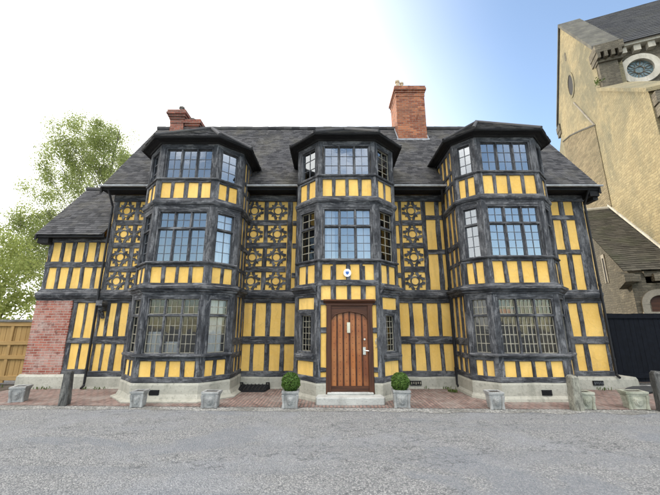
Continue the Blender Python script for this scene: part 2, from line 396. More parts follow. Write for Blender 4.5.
def sweep(B, path, prof, wav=.0, z=0):
    """profile [(out, z)] swept with mitres along a chain of XY points"""
    P = [Vector((p[0], p[1], 0)) for p in path]; ns = []
    for a, b in zip(P, P[1:]):
        d = (b-a).normalized(); ns.append(Vector((d.y, -d.x, 0)))
    pts = []
    # subdivide long runs so that the moulding can sag and wander a little
    for i in range(len(P)):
        n1 = ns[max(i-1, 0)]; n2 = ns[min(i, len(ns)-1)]; m = (n1+n2)/(1+n1.dot(n2)); pts.append((P[i], m))
        if wav and i < len(P)-1:
            k = int((P[i+1]-P[i]).length/.35)
            for q in range(1, k): pts.append((P[i].lerp(P[i+1], q/k), ns[i]))
    rings = []; cum = [0]; ro, ru = R.random()*30, R.random()*30
    for i, (p, m) in enumerate(pts):
        jz, jo = jit(wav), jit(wav)
        rings.append(B.add([(p.x+m.x*(o+jo), p.y+m.y*(o+jo), zz+z+jz) for o, zz in prof]))
        if i: cum.append(cum[-1]+(p-pts[i-1][0]).length)
    n = len(prof); vv = [0]
    for j in range(1, n+1):
        a, b = prof[j-1], prof[j % n]; vv.append(vv[-1]+math.hypot(a[0]-b[0], a[1]-b[1]))
    for k in range(len(rings)-1):
        a, b = rings[k], rings[k+1]
        for j in range(n):
            q = (j+1) % n
            B.face((a+j, a+q, b+q, b+j), [(cum[k]+ro, vv[j]+ru), (cum[k]+ro, vv[j+1]+ru), (cum[k+1]+ro, vv[j+1]+ru), (cum[k+1]+ro, vv[j]+ru)])
    for r in (rings[0], rings[-1]): B.face(range(r, r+n), [(ro+o, ru+zz) for o, zz in prof])

def tiles(name, polys, tw, expo, mat, parent, th=.016, over=.05, rag=.008):
    """polys: planar 3D polygons, first edge = eave (left to right seen from outside); rows of real overlapping tiles clipped to each polygon"""
    bmo = bmesh.new()
    for poly in polys:
        P = [Vector(p) for p in poly]; x = (P[1]-P[0]).normalized(); nrm = Vector((0,0,0))
        for i in range(len(P)): nrm += P[i].cross(P[(i+1) % len(P)])
        nrm.normalize()
        if nrm.z < 0: nrm = -nrm
        y = nrm.cross(x)
        if y.z < 0: y = -y
        us = [(p-P[0]).dot(x) for p in P]; vs = [(p-P[0]).dot(y) for p in P]
        b = bmesh.new(); rows = int((max(vs))/expo)+2
        for r in range(rows):
            v0 = r*expo + jit(.004) - .02; off = (r % 2)*tw*.5 + jit(tw*.12)
            u = min(us)-tw+off; sag = jit(rag)
            while u < max(us)+tw:
                w = tw*(1+jit(.06)); l = expo+over; vj = v0+jit(rag); lift = th*1.1+abs(jit(rag*.5)); tl = jit(rag*.35)
                pts = []
                for (uu, vv, hh) in ((u, vj, lift+tl), (u+w-.004, vj+jit(rag*.4), lift-tl), (u+w-.004, vj+l, .004), (u, vj+l, .004)):
                    pts.append(P[0]+x*uu+y*vv+nrm*hh)
                bot = [p+nrm*(-th) for p in pts]
                vt = [b.verts.new(p) for p in pts]+[b.verts.new(p) for p in bot]
                for q in ((0,1,2,3),(0,4,5,1),(1,5,6,2),(3,7,4,0)): b.faces.new([vt[i] for i in q])
                u += w
        for i in range(1, len(P)) if True else ():
            A, C_ = P[i], P[(i+1) % len(P)]; e = (C_-A).normalized(); pn = e.cross(nrm)
            cen = sum(P, Vector())/len(P)
            if (cen-A).dot(pn) > 0: pn = -pn
            bmesh.ops.bisect_plane(b, geom=b.verts[:]+b.edges[:]+b.faces[:], plane_co=A, plane_no=pn, clear_outer=True, dist=1e-5)
        # under-sheet
        vt = [b.verts.new(p-nrm*.012) for p in P]; b.faces.new(vt)
        me = bpy.data.meshes.new('t'); b.to_mesh(me); b.free(); bmo.from_mesh(me); bpy.data.meshes.remove(me)
    me = bpy.data.meshes.new(name); bmo.to_mesh(me); bmo.free(); me.materials.append(mat)
    o = bpy.data.objects.new(name, me); col.objects.link(o)
    if parent: o.parent = parent
    return o

# ================================================================== HOUSE
house = tag(empty('timber_framed_house', (0,0,0)), 'black and yellow timber-framed house with three canted bays and an oak front door', 'house')
PROJ = 1.5
BAYS = [dict(x0=-4.31, x1=-2.88, wl=.55, wr=.50, s2=0.0, s3=0.0, k='left'),
        dict(x0=-.28,  x1=1.13,  wl=.55, wr=.55, s2=.06, s3=.09, k='mid'),
        dict(x0=3.74,  x1=5.25,  wl=.42, wr=.45, s2=.14, s3=.20, k='right')]

def window(F, u0, u1, z0, z1, nl, tz=None, cols=2, rows=(2,4), gm='glass', lead='lead', lw=.013, curt=None, fr=.045, label=None):
    """window frame (part) > glass, leading, curtain (sub-parts)"""
    W = MB()
    for (a, b, c, d) in ((u0, u0+fr, z0, z1), (u1-fr, u1, z0, z1)): beam(W, F, a, b, c, d, .02, -.10, True, .003, .008)
    beam(W, F, u0-.004, u1+.004, z1-fr, z1+.004, .024, -.10, False, .003, .008)
    beam(W, F, u0-.02, u1+.02, z0-.004, z0+fr*.8, .034, -.10, False, .003, .008)
    lights = []; w = (u1-u0-2*fr); mw = .042
    for i in range(nl):
        a = u0+fr+i*(w+mw)/nl - (0 if i == 0 else 0); b = a+(w+mw)/nl-mw
        if i < nl-1: beam(W, F, b, b+mw, z0+fr*.7, z1-fr, .014, -.10, True, .003, .008)
        lights.append((a, b))
    spans = [(z0+fr*.8, z1-fr, rows[-1])]
    if tz:
        beam(W, F, u0+fr, u1-fr, tz-.028, tz+.028, .018, -.10, False, .003, .008)
        spans = [(z0+fr*.8, tz-.028, rows[1]), (tz+.028, z1-fr, rows[0])]
    wo = W.build('window', M['timber'], house)
    if label: wo['label'] = label
    G = MB(); L = MB(); t = .011
    for (a, b) in lights:
        for (c, d, nr) in spans:
            for i in range(cols):
                for j in range(nr):
                    ua, ub = a+(b-a)*i/cols, a+(b-a)*(i+1)/cols; za, zb = c+(d-c)*j/nr, c+(d-c)*(j+1)/nr
                    o = -.045; tx, ty = jit(.0011), jit(.0011)
                    G.poly([F.p(ua, za, o-tx-ty), F.p(ub, za, o+tx-ty), F.p(ub, zb, o+tx+ty), F.p(ua, zb, o-tx+ty)])
            for i in range(1, cols):
                u = a+(b-a)*i/cols; L.prism([F.p(u-lw/2, c, -.052), F.p(u+lw/2, c, -.052), F.p(u+lw/2, d, -.052), F.p(u-lw/2, d, -.052)], F.n*.02)
            for j in range(1, nr):
                z = c+(d-c)*j/nr+jit(.003); L.prism([F.p(a, z-lw/2, -.051), F.p(b, z-lw/2, -.051), F.p(b, z+lw/2, -.051), F.p(a, z+lw/2, -.051)], F.n*.018)
            # casement edge
            for (p, q, r_, s_) in ((a, a+.014, c, d), (b-.014, b, c, d), (a, b, c, c+.014), (a, b, d-.014, d)):
                L.prism([F.p(p, r_, -.055), F.p(q, r_, -.055), F.p(q, s_, -.055), F.p(p, s_, -.055)], F.n*.026)
    G.build('glass', M[gm], wo, fix=False); L.build('leading', M[lead], wo)
    if curt:
        for (ua, ub, za, zb, frq) in curt:
            C = MB(); n = max(10, int((ub-ua)*60)); prev = None
            for i in range(n+1):
                u = ua+(ub-ua)*i/n; o = -.17+.018*math.sin(u*frq)+.01*math.sin(u*frq*.37+1)
                k = C.add([F.p(u, za, o), F.p(u, zb, o), F.p(u, zb, o-.006), F.p(u, za, o-.006)])
                if prev is not None:
                    for (x, y) in ((0,1),(1,2),(2,3),(3,0)): C.face((prev+x, prev+y, k+y, k+x))
                prev = k
            C.build('curtain', M['curtain'], wo, smooth=False)
    return wo

def studs(T, F, ua, ub, z0, z1, n, sw=.088, o=.024, edge=False):
    """n infill panels between ua and ub: n-1 studs"""
    w = (ub-ua+sw)/n
    for i in range(1, n):
        u = ua+i*w-sw; k = sw*(1+jit(.16)); c = u+sw/2+jit(.012)
        beam(T, F, c-k/2, c+k/2, z0-.02, z1+.02, o+R.uniform(-.004, .004), vert=True)

def rail(T, path, z0, z1, o, ch=.012, wav=.005):
    sweep(T, path, [(-.05, z0), (o-ch, z0), (o, z0+ch), (o, z1-ch), (o-ch, z1), (-.05, z1)], wav)

for B_ in BAYS:
    x0, x1, wl, wr, s2, s3, kind = (B_[k] for k in ('x0','x1','wl','wr','s2','s3','k'))
    yF = -PROJ
    path = [(x0-wl, .12), (x0-wl, yF+wl), (x0, yF), (x1, yF), (x1+wr, yF+wr), (x1+wr, .12)]
    Fs = [Facet(path[i], path[i+1]) for i in range(5)]
    LB, CL, FR, CR, RB = Fs
    ztop = 6.22+s3
    B_['path'] = path; B_['ztop'] = ztop
    z1t = 2.50               # top of ground storey
    r2 = dict(p0=2.56+s2*.3, p1=2.95+s2, w0=3.05+s2, w1=4.36+s2, tz=3.90+s2)
    r3 = dict(p0=4.68+s2*.8, p1=5.09+s3, w0=5.19+s3, w1=6.06+s3)
    S = MB(); T = MB(); holes = {i: [] for i in range(5)}
    cw0, cw1 = {}, {}
    for i in (1, 3): cw0[i] = .095; cw1[i] = Fs[i].L-.095
    # window openings
    if kind != 'mid': holes[2].append((.10, FR.L-.10, .96, 2.24))
    else: holes[2].append((.28, 1.16, 0, 2.10))
    holes[2] += [(.10, FR.L-.10, r2['w0'], r2['w1']), (.10, FR.L-.10, r3['w0'], r3['w1'])]
    for i in (1, 3):
        holes[i] += [(cw0[i], cw1[i], r2['w0'], r2['w1']), (cw0[i], cw1[i], r3['w0'], r3['w1'])]
        holes[i].append((cw0[i], cw1[i], .96, 2.24) if kind != 'mid' else (cw0[i]+.095, cw1[i]-.095, 1.0, 1.86))
    for i, F in enumerate(Fs): sheet(S, F, 0, F.L, .1, ztop, holes[i])
    bay = S.build('bay', M['plaster'], house)
    # corner posts (both sides of every corner, stopped at the mouldings)
    for (za, zb, pw_) in ((.38, 2.36, .105), (2.5, 4.46+s2, .10), (4.62+s2*.8, ztop-.1, .10)):
        for i, F in enumerate(Fs):
            pw = .07 if (kind == 'mid' and i == 2 and za < 1) else pw_
            if kind == 'mid' and i == 2 and za < 1: zb = 2.55
            e0, e1 = -.014, F.L+.014
            o = .034
            if i in (1, 2, 3):
                beam(T, F, e0, pw, za, zb, o, vert=True, wav=.005, ch=.006); beam(T, F, F.L-pw, e1, za, zb, o, vert=True, wav=.005, ch=.006)
            elif i == 0: beam(T, F, F.L-.11, e1, za, zb, o, vert=True, wav=.005, ch=.006)
            else: beam(T, F, e0, .11, za, zb, o, vert=True, wav=.005, ch=.006)
    fp = path
    # sole plate, sills, heads
    if kind == 'mid': rail(T, path[:3]+[(x0+.19, yF)], .38, .50, .042); rail(T, [(x1-.16, yF)]+path[3:], .38, .50, .042)
    else: rail(T, fp, .38, .50, .042)
    if kind == 'mid': pass
    else:
        rail(T, fp, .83, .95, .030); sweep(T, path[1:5], [(-.04, .925), (.095, .925), (.105, .955), (.095, .985), (-.04, .99)], .003)
        rail(T, path[1:5], 2.23, 2.36, .031)
    rail(T, fp, r2['p1'], r2['w0'], .030); sweep(T, path[1:5], [(-.04, r2['w0']-.03), (.07, r2['w0']-.03), (.085, r2['w0']), (.07, r2['w0']+.02), (-.04, r2['w0']+.025)], .003)
    rail(T, path[1:5], r2['w1']-.005, 4.49+s2, .029)
    rail(T, fp, r3['p1'], r3['w0'], .030); sweep(T, path[1:5], [(-.04, r3['w0']-.03), (.06, r3['w0']-.03), (.075, r3['w0']), (.06, r3['w0']+.02), (-.04, r3['w0']+.025)], .003)
    rail(T, fp, r3['w1']-.005, ztop-.03, .033)
    # cornice between ground and first floor, and between first floor and attic
    corn = [(-.04, 2.31), (.045, 2.31), (.055, 2.35), (.085, 2.37), (.10, 2.41), (.14, 2.43), (.15, 2.48), (.12, 2.50), (.06, 2.52), (.05, 2.57), (-.04, 2.57)]
    if kind != 'mid': sweep(T, fp, corn, .004)
    else:
        sweep(T, path[:2]+[tuple(Vector(path[1]).lerp(Vector(path[2]), .97))], corn, .004); sweep(T, [tuple(Vector(path[4]).lerp(Vector(path[3]), .97))]+path[4:], corn, .004)
        rail(T, path[2:4], 2.50, 2.64, .036)
    c2 = [(-.04, 4.45+s2), (.035, 4.45+s2), (.045, 4.49+s2), (.07, 4.51+s2), (.085, 4.55+s2), (.08, 4.60+s2), (.05, 4.63+s2), (.03, 4.68+s2*.8), (-.04, 4.68+s2*.8)]
    sweep(T, fp, c2, .005)
    # front studs + canted studs
    if kind != 'mid': studs(T, FR, .11, FR.L-.11, .5, .83, 4)
    studs(T, FR, .11, FR.L-.11, r2['p0'], r2['p1'], 4); studs(T, FR, .085, FR.L-.085, r3['p0'], r3['p1'], 4)
    for i in (1, 3):
        F = Fs[i]
        if kind != 'mid': studs(T, F, .12, F.L-.12, .5, .83, 2, .08)
        studs(T, F, .12, F.L-.12, r2['p0'], r2['p1'], 2, .08); studs(T, F, .085, F.L-.085, r3['p0'], r3['p1'], 2, .08)
        # side strips beside the canted windows
        for (za, zb) in ((r2['w0'], r2['w1']), (r3['w0'], r3['w1'])) + (((.95, 2.24),) if kind != 'mid' else ()):
            pass
    for i in (0, 4):
        F = Fs[i]
        for (za, zb) in ((.5, 1.15), (1.3, 2.31), (2.57, 3.55), (3.7, 4.45+s2), (4.68, 5.4+s3), (5.5+s3, ztop)):
            for q in range(3):
                u = .10+(F.L-.25)*(q+.5)/3; beam(T, F, u-.07, u+.07, za-.02, zb+.02, .024, vert=True)
        for (za, zb) in ((1.13, 1.3), (3.55, 3.7), (5.4+s3, 5.5+s3)): beam(T, F, 0, F.L-.02, za, zb, .030, vert=False)
    if kind == 'mid':
        # ground floor: studs over the door, narrow rails beside the door frame, small lancet windows in the canted sides
        studs(T, FR, .06, FR.L-.06, 2.13, 2.5, 4, .11); studs(T, FR, .06, FR.L-.06, 2.64, 2.95, 4, .10)
        beam(T, FR, 0, FR.L, 2.06, 2.17, .031, vert=False)
        for (za, zb) in ((.60, .70), (1.44, 1.56)):
            beam(T, FR, .0, .20, za, zb, .028, vert=False); beam(T, FR, FR.L-.17, FR.L, za, zb, .028, vert=False)
        for i in (1, 3):
            F = Fs[i]
            for (za, zb, o) in ((.80, .99, .032), (1.86, 1.97, .030), (2.24, 2.36, .031)): beam(T, F, .0, F.L, za, zb, o, vert=False)
            beam(T, F, .09, cw0[i]+.10, .9, 1.9, .027, vert=True); beam(T, F, cw1[i]-.10, F.L-.09, .9, 1.9, .027, vert=True)
            sweep(T, [F.p(.08, 0, 0)[:2], F.p(F.L-.08, 0, 0)[:2]], [(-.02, .86), (.10, .88), (.11, .93), (.08, .97), (-.02, .98)], .003)
    T.build('timber_frame', M['timber'], bay)
    # plinth of the bay
    P_ = MB()
    pl = [(-.06, .0), (.10, .0), (.09, .06), (.055, .12), (.05, .34), (.035, .385), (-.06, .385)]
    if kind == 'left': pl = [(-.06, .0), (.20, .0), (.20, .035), (.10, .07), (.06, .16), (.055, .34), (.035, .385), (-.06, .385)]
    if kind == 'mid':
        sweep(P_, path[:3]+[(x0+.19, yF)], pl, .006); P_.build('plinth', M['plinth'], bay); P_ = MB(); sweep(P_, [(x1-.16, yF)]+path[3:], pl, .006)
    else: sweep(P_, path, pl, .006)
    P_.build('plinth', M['plinth'], bay)
    if kind != 'mid':
        V = MB(); F = FR; uc = FR.L*.36 if kind == 'left' else FR.L*.62
        for z in (.15, .175, .20, .225): V.prism([F.p(uc-.10, z-.007, .03), F.p(uc+.10, z-.007, .03), F.p(uc+.10, z+.007, .03), F.p(uc-.10, z+.007, .03)], F.n*.048)
        V.prism([F.p(uc-.11, .135, .03), F.p(uc+.11, .135, .03), F.p(uc+.11, .245, .03), F.p(uc-.11, .245, .03)], F.n*.034)
        V.build('air_vent', M['black'], bay)
    # windows
    dims = dict(left=(.10, FR.L-.10), mid=(.10, FR.L-.10), right=(.10, FR.L-.10))[kind]; ua, ub = dims; W = ub-ua
    if kind == 'left':
        window(FR, ua, ub, .96, 2.24, 3, 1.83, 3, (2, 4), 'glass_low', 'lead_pale', .011, [(ua+.02, ua+.40, .98, 1.46, 60), (ua+.44, ub-.50, .98, 1.24, 48)])
    elif kind == 'right':
        window(FR, ua, ub, .96, 2.24, 3, 1.83, 4, (2, 4), 'glass_low', 'lead_pale', .018)
    cu2 = None
    if kind == 'mid': cu2 = [(ua+.03, ua+.30, r2['w0'], r2['w1'], 70), (ub-.36, ub-.03, r2['w0'], r2['w1'], 60)]
    window(FR, ua, ub, r2['w0'], r2['w1'], 3, r2['tz'], 2, (2, 4), 'glass', 'lead', .011, cu2)
    window(FR, ua, ub, r3['w0'], r3['w1'], 3, None, 2, (3,), 'glass', 'lead', .011)
    for i in (1, 3):
        F = Fs[i]; a, b = cw0[i], cw1[i]
        bars = kind == 'mid'
        if kind != 'mid':
            cc = [(a+.05, b-.05, 1.0, 2.2, 75)] if (kind == 'left' and i == 3) else None
            window(F, a, b, .96, 2.24, 1, 1.83, 3 if kind == 'right' else 2, (2, 4), 'glass_low', 'lead_pale', .016, cc)
        else:
            window(F, a+.095, b-.095, 1.0, 1.86, 1, None, 3, (6,), 'glass_low', 'lead_pale', .011, None, .035)
        if bars:
            window(F, a, b, r2['w0'], r2['w1'], 1, r2['tz'], 2, (2, 4), 'glass_low', 'lead_pale', .018)
        else:
            window(F, a, b, r2['w0'], r2['w1'], 1, r2['tz'], 2, (2, 3), 'glass', 'lead', .012, [(a+.05, b-.05, r2['w0'], r2['w1'], 80)] if kind == 'left' and i == 3 else None)
        window(F, a, b, r3['w0'], r3['w1'], 1, None, 2, (3,) if not (bars and i == 3) else (4,), 'glass', 'lead_pale' if bars and i == 3 else 'lead', .012)
    # bay roof: soffit, fascia, tiled polygon hip running back into the main roof
    ov = .26; ze = 6.22+s3
    n_ = [F.n for F in Fs]; ep = []
    P2 = [Vector((p[0], p[1], 0)) for p in path]
    for i in range(6):
        a, b = n_[max(i-1, 0)], n_[min(i, 4)]; m = (a+b)/(1+a.dot(b)); q = P2[i]+m*ov; ep.append((q.x, q.y))
    yb = .13+(ze-6.2)/1.417
    ep[0] = (ep[0][0], yb); ep[5] = (ep[5][0], yb)
    xc = (x0+x1)/2+(wr-wl)/2; zA = dict(left=7.46, mid=7.43, right=7.68)[kind]; A = (xc, -.20, zA); Rr = (xc, 1.35, zA+.01)
    E3 = [(p[0], p[1], ze+.032) for p in ep]
    br = tiles('bay_roof', [[E3[2], E3[3], A], [E3[1], E3[2], A], [E3[3], E3[4], A], [E3[0], E3[1], A, Rr], [E3[4], E3[5], Rr, A]], .17, .10, M['tile'], house, .012)
    Fc = MB()
    pin = [(p.x, p.y) for p in P2]; pin[0] = (pin[0][0], yb); pin[5] = (pin[5][0], yb)
    sweep(Fc, pin, [(-.1, ze-.055), (.06, ze-.075), (.075, ze-.035), (ov-.07, ze-.012), (ov-.05, ze-.02), (ov-.005, ze-.02), (ov+.012, ze+.0), (ov+.016, ze+.022), (-.1, ze+.03)], .004)
    Fc.build('fascia', M['timber_dark'], br)
    H = MB()
    for q in (E3[2], E3[3]): H.tube([Vector(q)+Vector((0,0,.03)), Vector(A)+Vector((0,0,.03))], .045, 8)
    for q in (E3[1], E3[4]): H.tube([Vector(q)+Vector((0,0,.03)), Vector(A)+Vector((0,0,.03))], .04, 8)
    H.tube([Vector(A)+Vector((0,0,.03)), Vector(Rr)+Vector((0,0,.03))], .06, 8)
    H.build('hip_tiles', M['tile'], br)
    B_['eave'] = ep

# ------------------------------------------------------------------ main wall between bays
YM = 0.0
def edge(i, s_): return BAYS[i]['path'][0][0] if s_ == 'l' else BAYS[i]['path'][5][0]
XL, XR, XW = -6.36, 7.47, -8.06
segs = [(XL, edge(0,'l')), (edge(0,'r'), edge(1,'l')), (edge(1,'r'), edge(2,'l')), (edge(2,'r'), XR)]
ZE = 5.42
MF = Facet((0, 0), (1, 0))      # u = world x
S = MB()
sheet(S, MF, XL, XR, .05, ZE, [(edge(i,'l')+.1, edge(i,'r')-.1, .1, ZE-.02) for i in range(3)], .14)
# the house's other sides: end wall, back wall
S.prism([(XR-.14, .15, .05), (XR, .15, .05), (XR, .15, ZE), (XR-.14, .15, ZE)], (0, 3.85, 0))
S.prism([(XR-.14, .15, ZE), (XR-.14, 3.85, ZE), (XR-.14, 2.0, 8.6)], (.14, 0, 0))
S.prism([(XL, .15, .05), (XL+.14, .15, .05), (XL+.14, .15, ZE), (XL, .15, ZE)], (0, 3.85, 0))
S.prism([(XL, .15, ZE), (XL, 3.85, ZE), (XL, 2.0, 8.6)], (.14, 0, 0))
S.box(XL, XR, 4.0, 4.14, .05, ZE)
wall = S.build('main_wall', M['plaster'], house)
TS = [MB() for _ in segs]
def TT(u): return TS[min(range(4), key=lambda k: max(segs[k][0]-u, u-segs[k][1], 0))]
def hrail(z0, z1, o, rng=None, wav=.006):
    for (a, b) in (rng or segs): beam(TT((a+b)/2), MF, a, b, z0, z1, o, vert=False, wav=wav)
hrail(.29, .44, .040); hrail(1.12, 1.32, .032); hrail(2.20, 2.31, .031)
for (a, b) in segs:   # jetty bressumer with moulding
    sweep(TT((a+b)/2), [(a, 0), (b, 0)], [(-.05, 2.27), (.05, 2.27), (.06, 2.30), (.10, 2.33), (.125, 2.38), (.14, 2.41), (.14, 2.46), (.11, 2.485), (.07, 2.50), (.05, 2.56), (-.05, 2.56)], .005)
hrail(5.16, 5.36, .06)
def V(u0, u1, z0, z1, o=.024): beam(TT((u0+u1)/2), MF, u0+.012, u1-.012, z0-.02, z1+.02, o+R.uniform(-.004, .004), vert=True)
# ground storey studs (x ranges measured between infill panels)
for (a, b) in ((-6.36, -6.26), (-6.13, -6.02), (-5.87, -5.71), (-5.53, -5.36), (-5.22, -5.08), (-2.38, -2.34), (-2.14, -2.02), (-1.77, -1.61), (-1.35, -1.21), (-.97, -.83), (1.68, 1.88), (2.15, 2.29), (2.53, 2.67), (2.93, 3.06), (3.29, 3.34), (5.9, 6.1), (6.3, 6.56), (6.77, 6.92), (7.36, 7.47)):
    V(a, b, .42, 2.27)
# upper storey
for (a, b) in ((-6.36, -6.2), (-5.74, -5.58), (-5.12, -4.9), (-2.38, -2.48+.0), (-1.94, -1.79), (-1.25, -1.08), (-1.0, -.83), (1.68, 1.88), (1.99, 2.11), (2.66, 2.81), (3.06, 3.22), (3.29, 3.34), (5.9, 6.1), (6.3, 6.52), (6.72, 6.90), (7.13, 7.47)):
    if b < a: a, b = b, a
    V(a, b, 2.55, 5.18)
for (a, b) in ((-6.2, -4.9), (-2.38, -1.25), (2.1, 2.67)):
    for z in (3.06, 3.75, 4.43): hrail(z, z+.165, .029, [(a, b)], .004)
for z in (2.9, 3.75, 4.43): hrail(z, z+.14, .027, [(-1.08, -.85), (1.86, 2.0)], .004)
for z in (3.57, 4.60): hrail(z, z+.14, .029, [(2.80, 3.34), (5.9, 7.14)], .005)
for T in TS: T.build('timber_frame', M['timber'], wall)

# quatrefoil panels: ring with four cusped corner braces
def arc_band(B, c, r0, r1, a0, a1, n, z0, z1):
    i = None
    for k in range(n+1):
        t = a0+(a1-a0)*k/n; cx, cy = math.cos(t), math.sin(t)
        j = B.add([(c[0]+r0*cx, z1+.0, c[1]+r0*cy), (c[0]+r1*cx, z1, c[1]+r1*cy), (c[0]+r1*cx, z0, c[1]+r1*cy), (c[0]+r0*cx, z0, c[1]+r0*cy)])
        if i is not None:
            for q in range(4): B.face((i+q, i+(q+1) % 4, j+(q+1) % 4, j+q))
        i = j
def quatre(w, h):
    B = MB()
    hx, hz = w/2, h/2
    arc_band(B, (0, 0), hx*.37, hx*.50, 0, 2*PI, 24, .03, -.018)
    for sx in (-1, 1):
        for sz in (-1, 1):
            c = (sx*hx*1.02, sz*hz*1.02)
            a0 = {(1,1): PI, (-1,1): 1.5*PI, (-1,-1): 0, (1,-1): .5*PI}[(sx, sz)]
            arc_band(B, c, hx*.66, hx*.93, a0, a0+PI/2, 10, .03, -.022)
            m = a0+PI/4; dx, dz = math.cos(m), math.sin(m); px, pz = -dz, dx; r = hx*.69
            base = [(c[0]+dx*r+px*hx*.14, -.0205, c[1]+dz*r+pz*hx*.14), (c[0]+dx*r-px*hx*.14, -.0205, c[1]+dz*r-pz*hx*.14), (c[0]+dx*(r-hx*.24), -.0205, c[1]+dz*(r-hx*.24))]
            B.prism(base, (0, .05, 0))
            # little cusps towards the centre petals
            for s_ in (-1, 1):
                a = m+s_*.52; qx, qz = math.cos(a), math.sin(a); tx, tz = -qz, qx; r2 = hx*.91
                B.prism([(c[0]+qx*r2+tx*hx*.09, -.0195, c[1]+qz*r2+tz*hx*.09), (c[0]+qx*r2-tx*hx*.09, -.0195, c[1]+qz*r2-tz*hx*.09), (c[0]+qx*(r2+hx*.13), -.0195, c[1]+qz*(r2+hx*.13))], (0, .05, 0))
    for q in range(len(B.v)):
        x, y, z = B.v[q]; B.v[q] = (max(-hx-.02, min(hx+.02, x)), y, max(-hz-.02, min(hz+.02, z)))
    B.uv = [[(B.v[i][0]*.5+B.v[i][2]*.5, (B.v[i][0]-B.v[i][2])*.5) for i in f] for f in B.f]
    return B
q0 = None
for xa in (-5.97, -5.35, -2.215, -1.52, 2.385):
    for z in (2.81, 3.49, 4.17, 4.88):
        if q0 is None:
            q0 = quatre(.54, .53).build('quatrefoil_panel', M['timber'], wall); q = q0
        else:
            q = q0.copy(); col.objects.link(q); q.parent = wall
        q.location = (xa+jit(.006), 0, z); q.rotation_euler = (0, R.choice((0, PI/2, PI)) + jit(.015), 0)

# ------------------------------------------------------------------ west wing
WF = Facet((0, .02), (1, .02))
S = MB(); ZWE = 4.06
sheet(S, WF, XW, XL, .1, ZWE, (), .14)
S.prism([(XW, .16, .1), (XW+.14, .16, .1), (XW+.14, .16, ZWE), (XW, .16, ZWE)], (0, 2.6, 0))
S.prism([(XW, .16, ZWE), (XW, 2.76, ZWE), (XW, 1.46, 5.75)], (.14, 0, 0))
S.box(XW+.14, XL, 2.62, 2.76, .1, ZWE)
wing = S.build('wing_wall', M['plaster'], house)
T = MB(); MF_ = MF; 
def WV(u0, u1, z0, z1, o=.024): beam(T, WF, u0+.010, u1-.010, z0-.02, z1+.02, o+R.uniform(-.004, .004), vert=True)
for (z0, z1, o) in ((2.56, 2.6, .03), (3.20, 3.36, .032), (3.92, 4.06, .05)): beam(T, WF, XW, XL, z0, z1, o, vert=False)
sweep(T, [(XW-.02, .02), (XL+.1, .02)], [(-.05, 2.27), (.05, 2.27), (.06, 2.30), (.10, 2.33), (.125, 2.38), (.14, 2.41), (.14, 2.46), (.11, 2.485), (.07, 2.50), (.05, 2.56), (-.05, 2.56)], .005)
w = (XL-XW)/5.0
for k in range(6): 
    u = XW+k*w*.985; WV(u, u+.135, 2.58, 3.95)
for (a, b) in ((-7.08, -6.94), (-6.75, -6.65), (-6.44, -6.37)): WV(a, b, .42, 2.29)
for (z0, z1, o) in ((.33, .48, .038), (1.13, 1.27, .031), (2.20, 2.30, .03)): beam(T, WF, -7.06, XL, z0, z1, o, vert=False)
T.build('timber_frame', M['timber'], wing)
Bk = MB(); nz = 24; L = []
for k in range(nz+1):
    z = .36+(2.27-.36)*k/nz; L.append((-7.07+jit(.012), z))
Bk.prism([(XW-.01, -.03, .36)]+[(x, -.03, z) for x, z in L]+[(XW-.01, -.03, 2.27)], (0, .08, 0))
Bk.box(XW-.02, XW-.004, -.025, 2.7, .36, 2.27)
Bk.build('brick_panel', M['brick'], wing)

# plinths of main wall and wing
P_ = MB(); prof = [(-.06, 0), (.09, 0), (.07, .05), (.06, .26), (.035, .30), (-.06, .30)]
for (a, b) in segs[:3]: P_ = MB(); sweep(P_, [(a, 0), (b, 0)], prof, .006); P_.build('plinth', M['plinth'], house)
P_ = MB()
sweep(P_, [(5.72, 0), (7.72, 0), (7.72, 3)], [(-.30, 0), (.20, 0), (.185, .24), (.16, .30), (-.30, .34)], .008)
P_.build('plinth', M['plinth'], house); P_ = MB(); sweep(P_, [(XW, 3), (XW, .02), (XL, .02)], [(-.06, 0), (.10, 0), (.09, .30), (.05, .36), (-.06, .36)], .008)
pm = P_.build('plinth', M['plinth'], house)
for (xx, zz, w_) in ((2.22, .15, .15), (6.85, .17, .13)):
    V_ = MB(); y = -.075 if xx < 5 else -.205
    V_.box(xx-w_, xx+w_, y-.012, y+.03, zz-.055, zz+.055)
    V_.build('air_vent', M['black'], pm)
    G_ = MB()
    for k in range(5): G_.box(xx-w_*.8+k*w_*.38, xx-w_*.8+k*w_*.38+w_*.16, y-.017, y-.010, zz-.03+.012*(k % 2), zz+.03)
    G_.build('vent_grille', M['lead_pale'] if xx < 5 else M['lead'], pm)

# ------------------------------------------------------------------ main roof
yE, zE, sl = -.42, 5.45, 1.417; yR = 2.0; zR = zE+sl*(yR-yE)
XA, XB = -6.55, 7.72
def onroof(x, z): return (x, yE+(z-zE)/sl, z)
polys = []
cuts = []
for B_ in BAYS: cuts.append((B_['path'][0][0]-.02, B_['path'][5][0]+.02, B_['ztop']+.12))
x = XA
for (a, b, zc) in cuts:
    polys.append([onroof(x, zE), onroof(a, zE), onroof(a, zR), onroof(x, zR)])
    polys.append([onroof(a, zc), onroof(b, zc), onroof(b, zR), onroof(a, zR)])
    x = b
polys.append([onroof(x, zE), onroof(XB, zE), onroof(XB, zR), onroof(x, zR)])
polys.append([(XB, 2*yR-yE, zE), (XA, 2*yR-yE, zE), (XA, yR, zR), (XB, yR, zR)])
roof = tiles('roof', polys, .165, .10, M['tile'], house, .014)
Rg = MB(); x = XA
while x < XB-.1:
    Rg.tube([(x, yR, zR+.005+jit(.008)), (min(x+.31, XB), yR, zR+.005+jit(.008))], .095, 10); x += .30
Rg.build('ridge_tiles', M['tile'], roof)
E_ = MB()
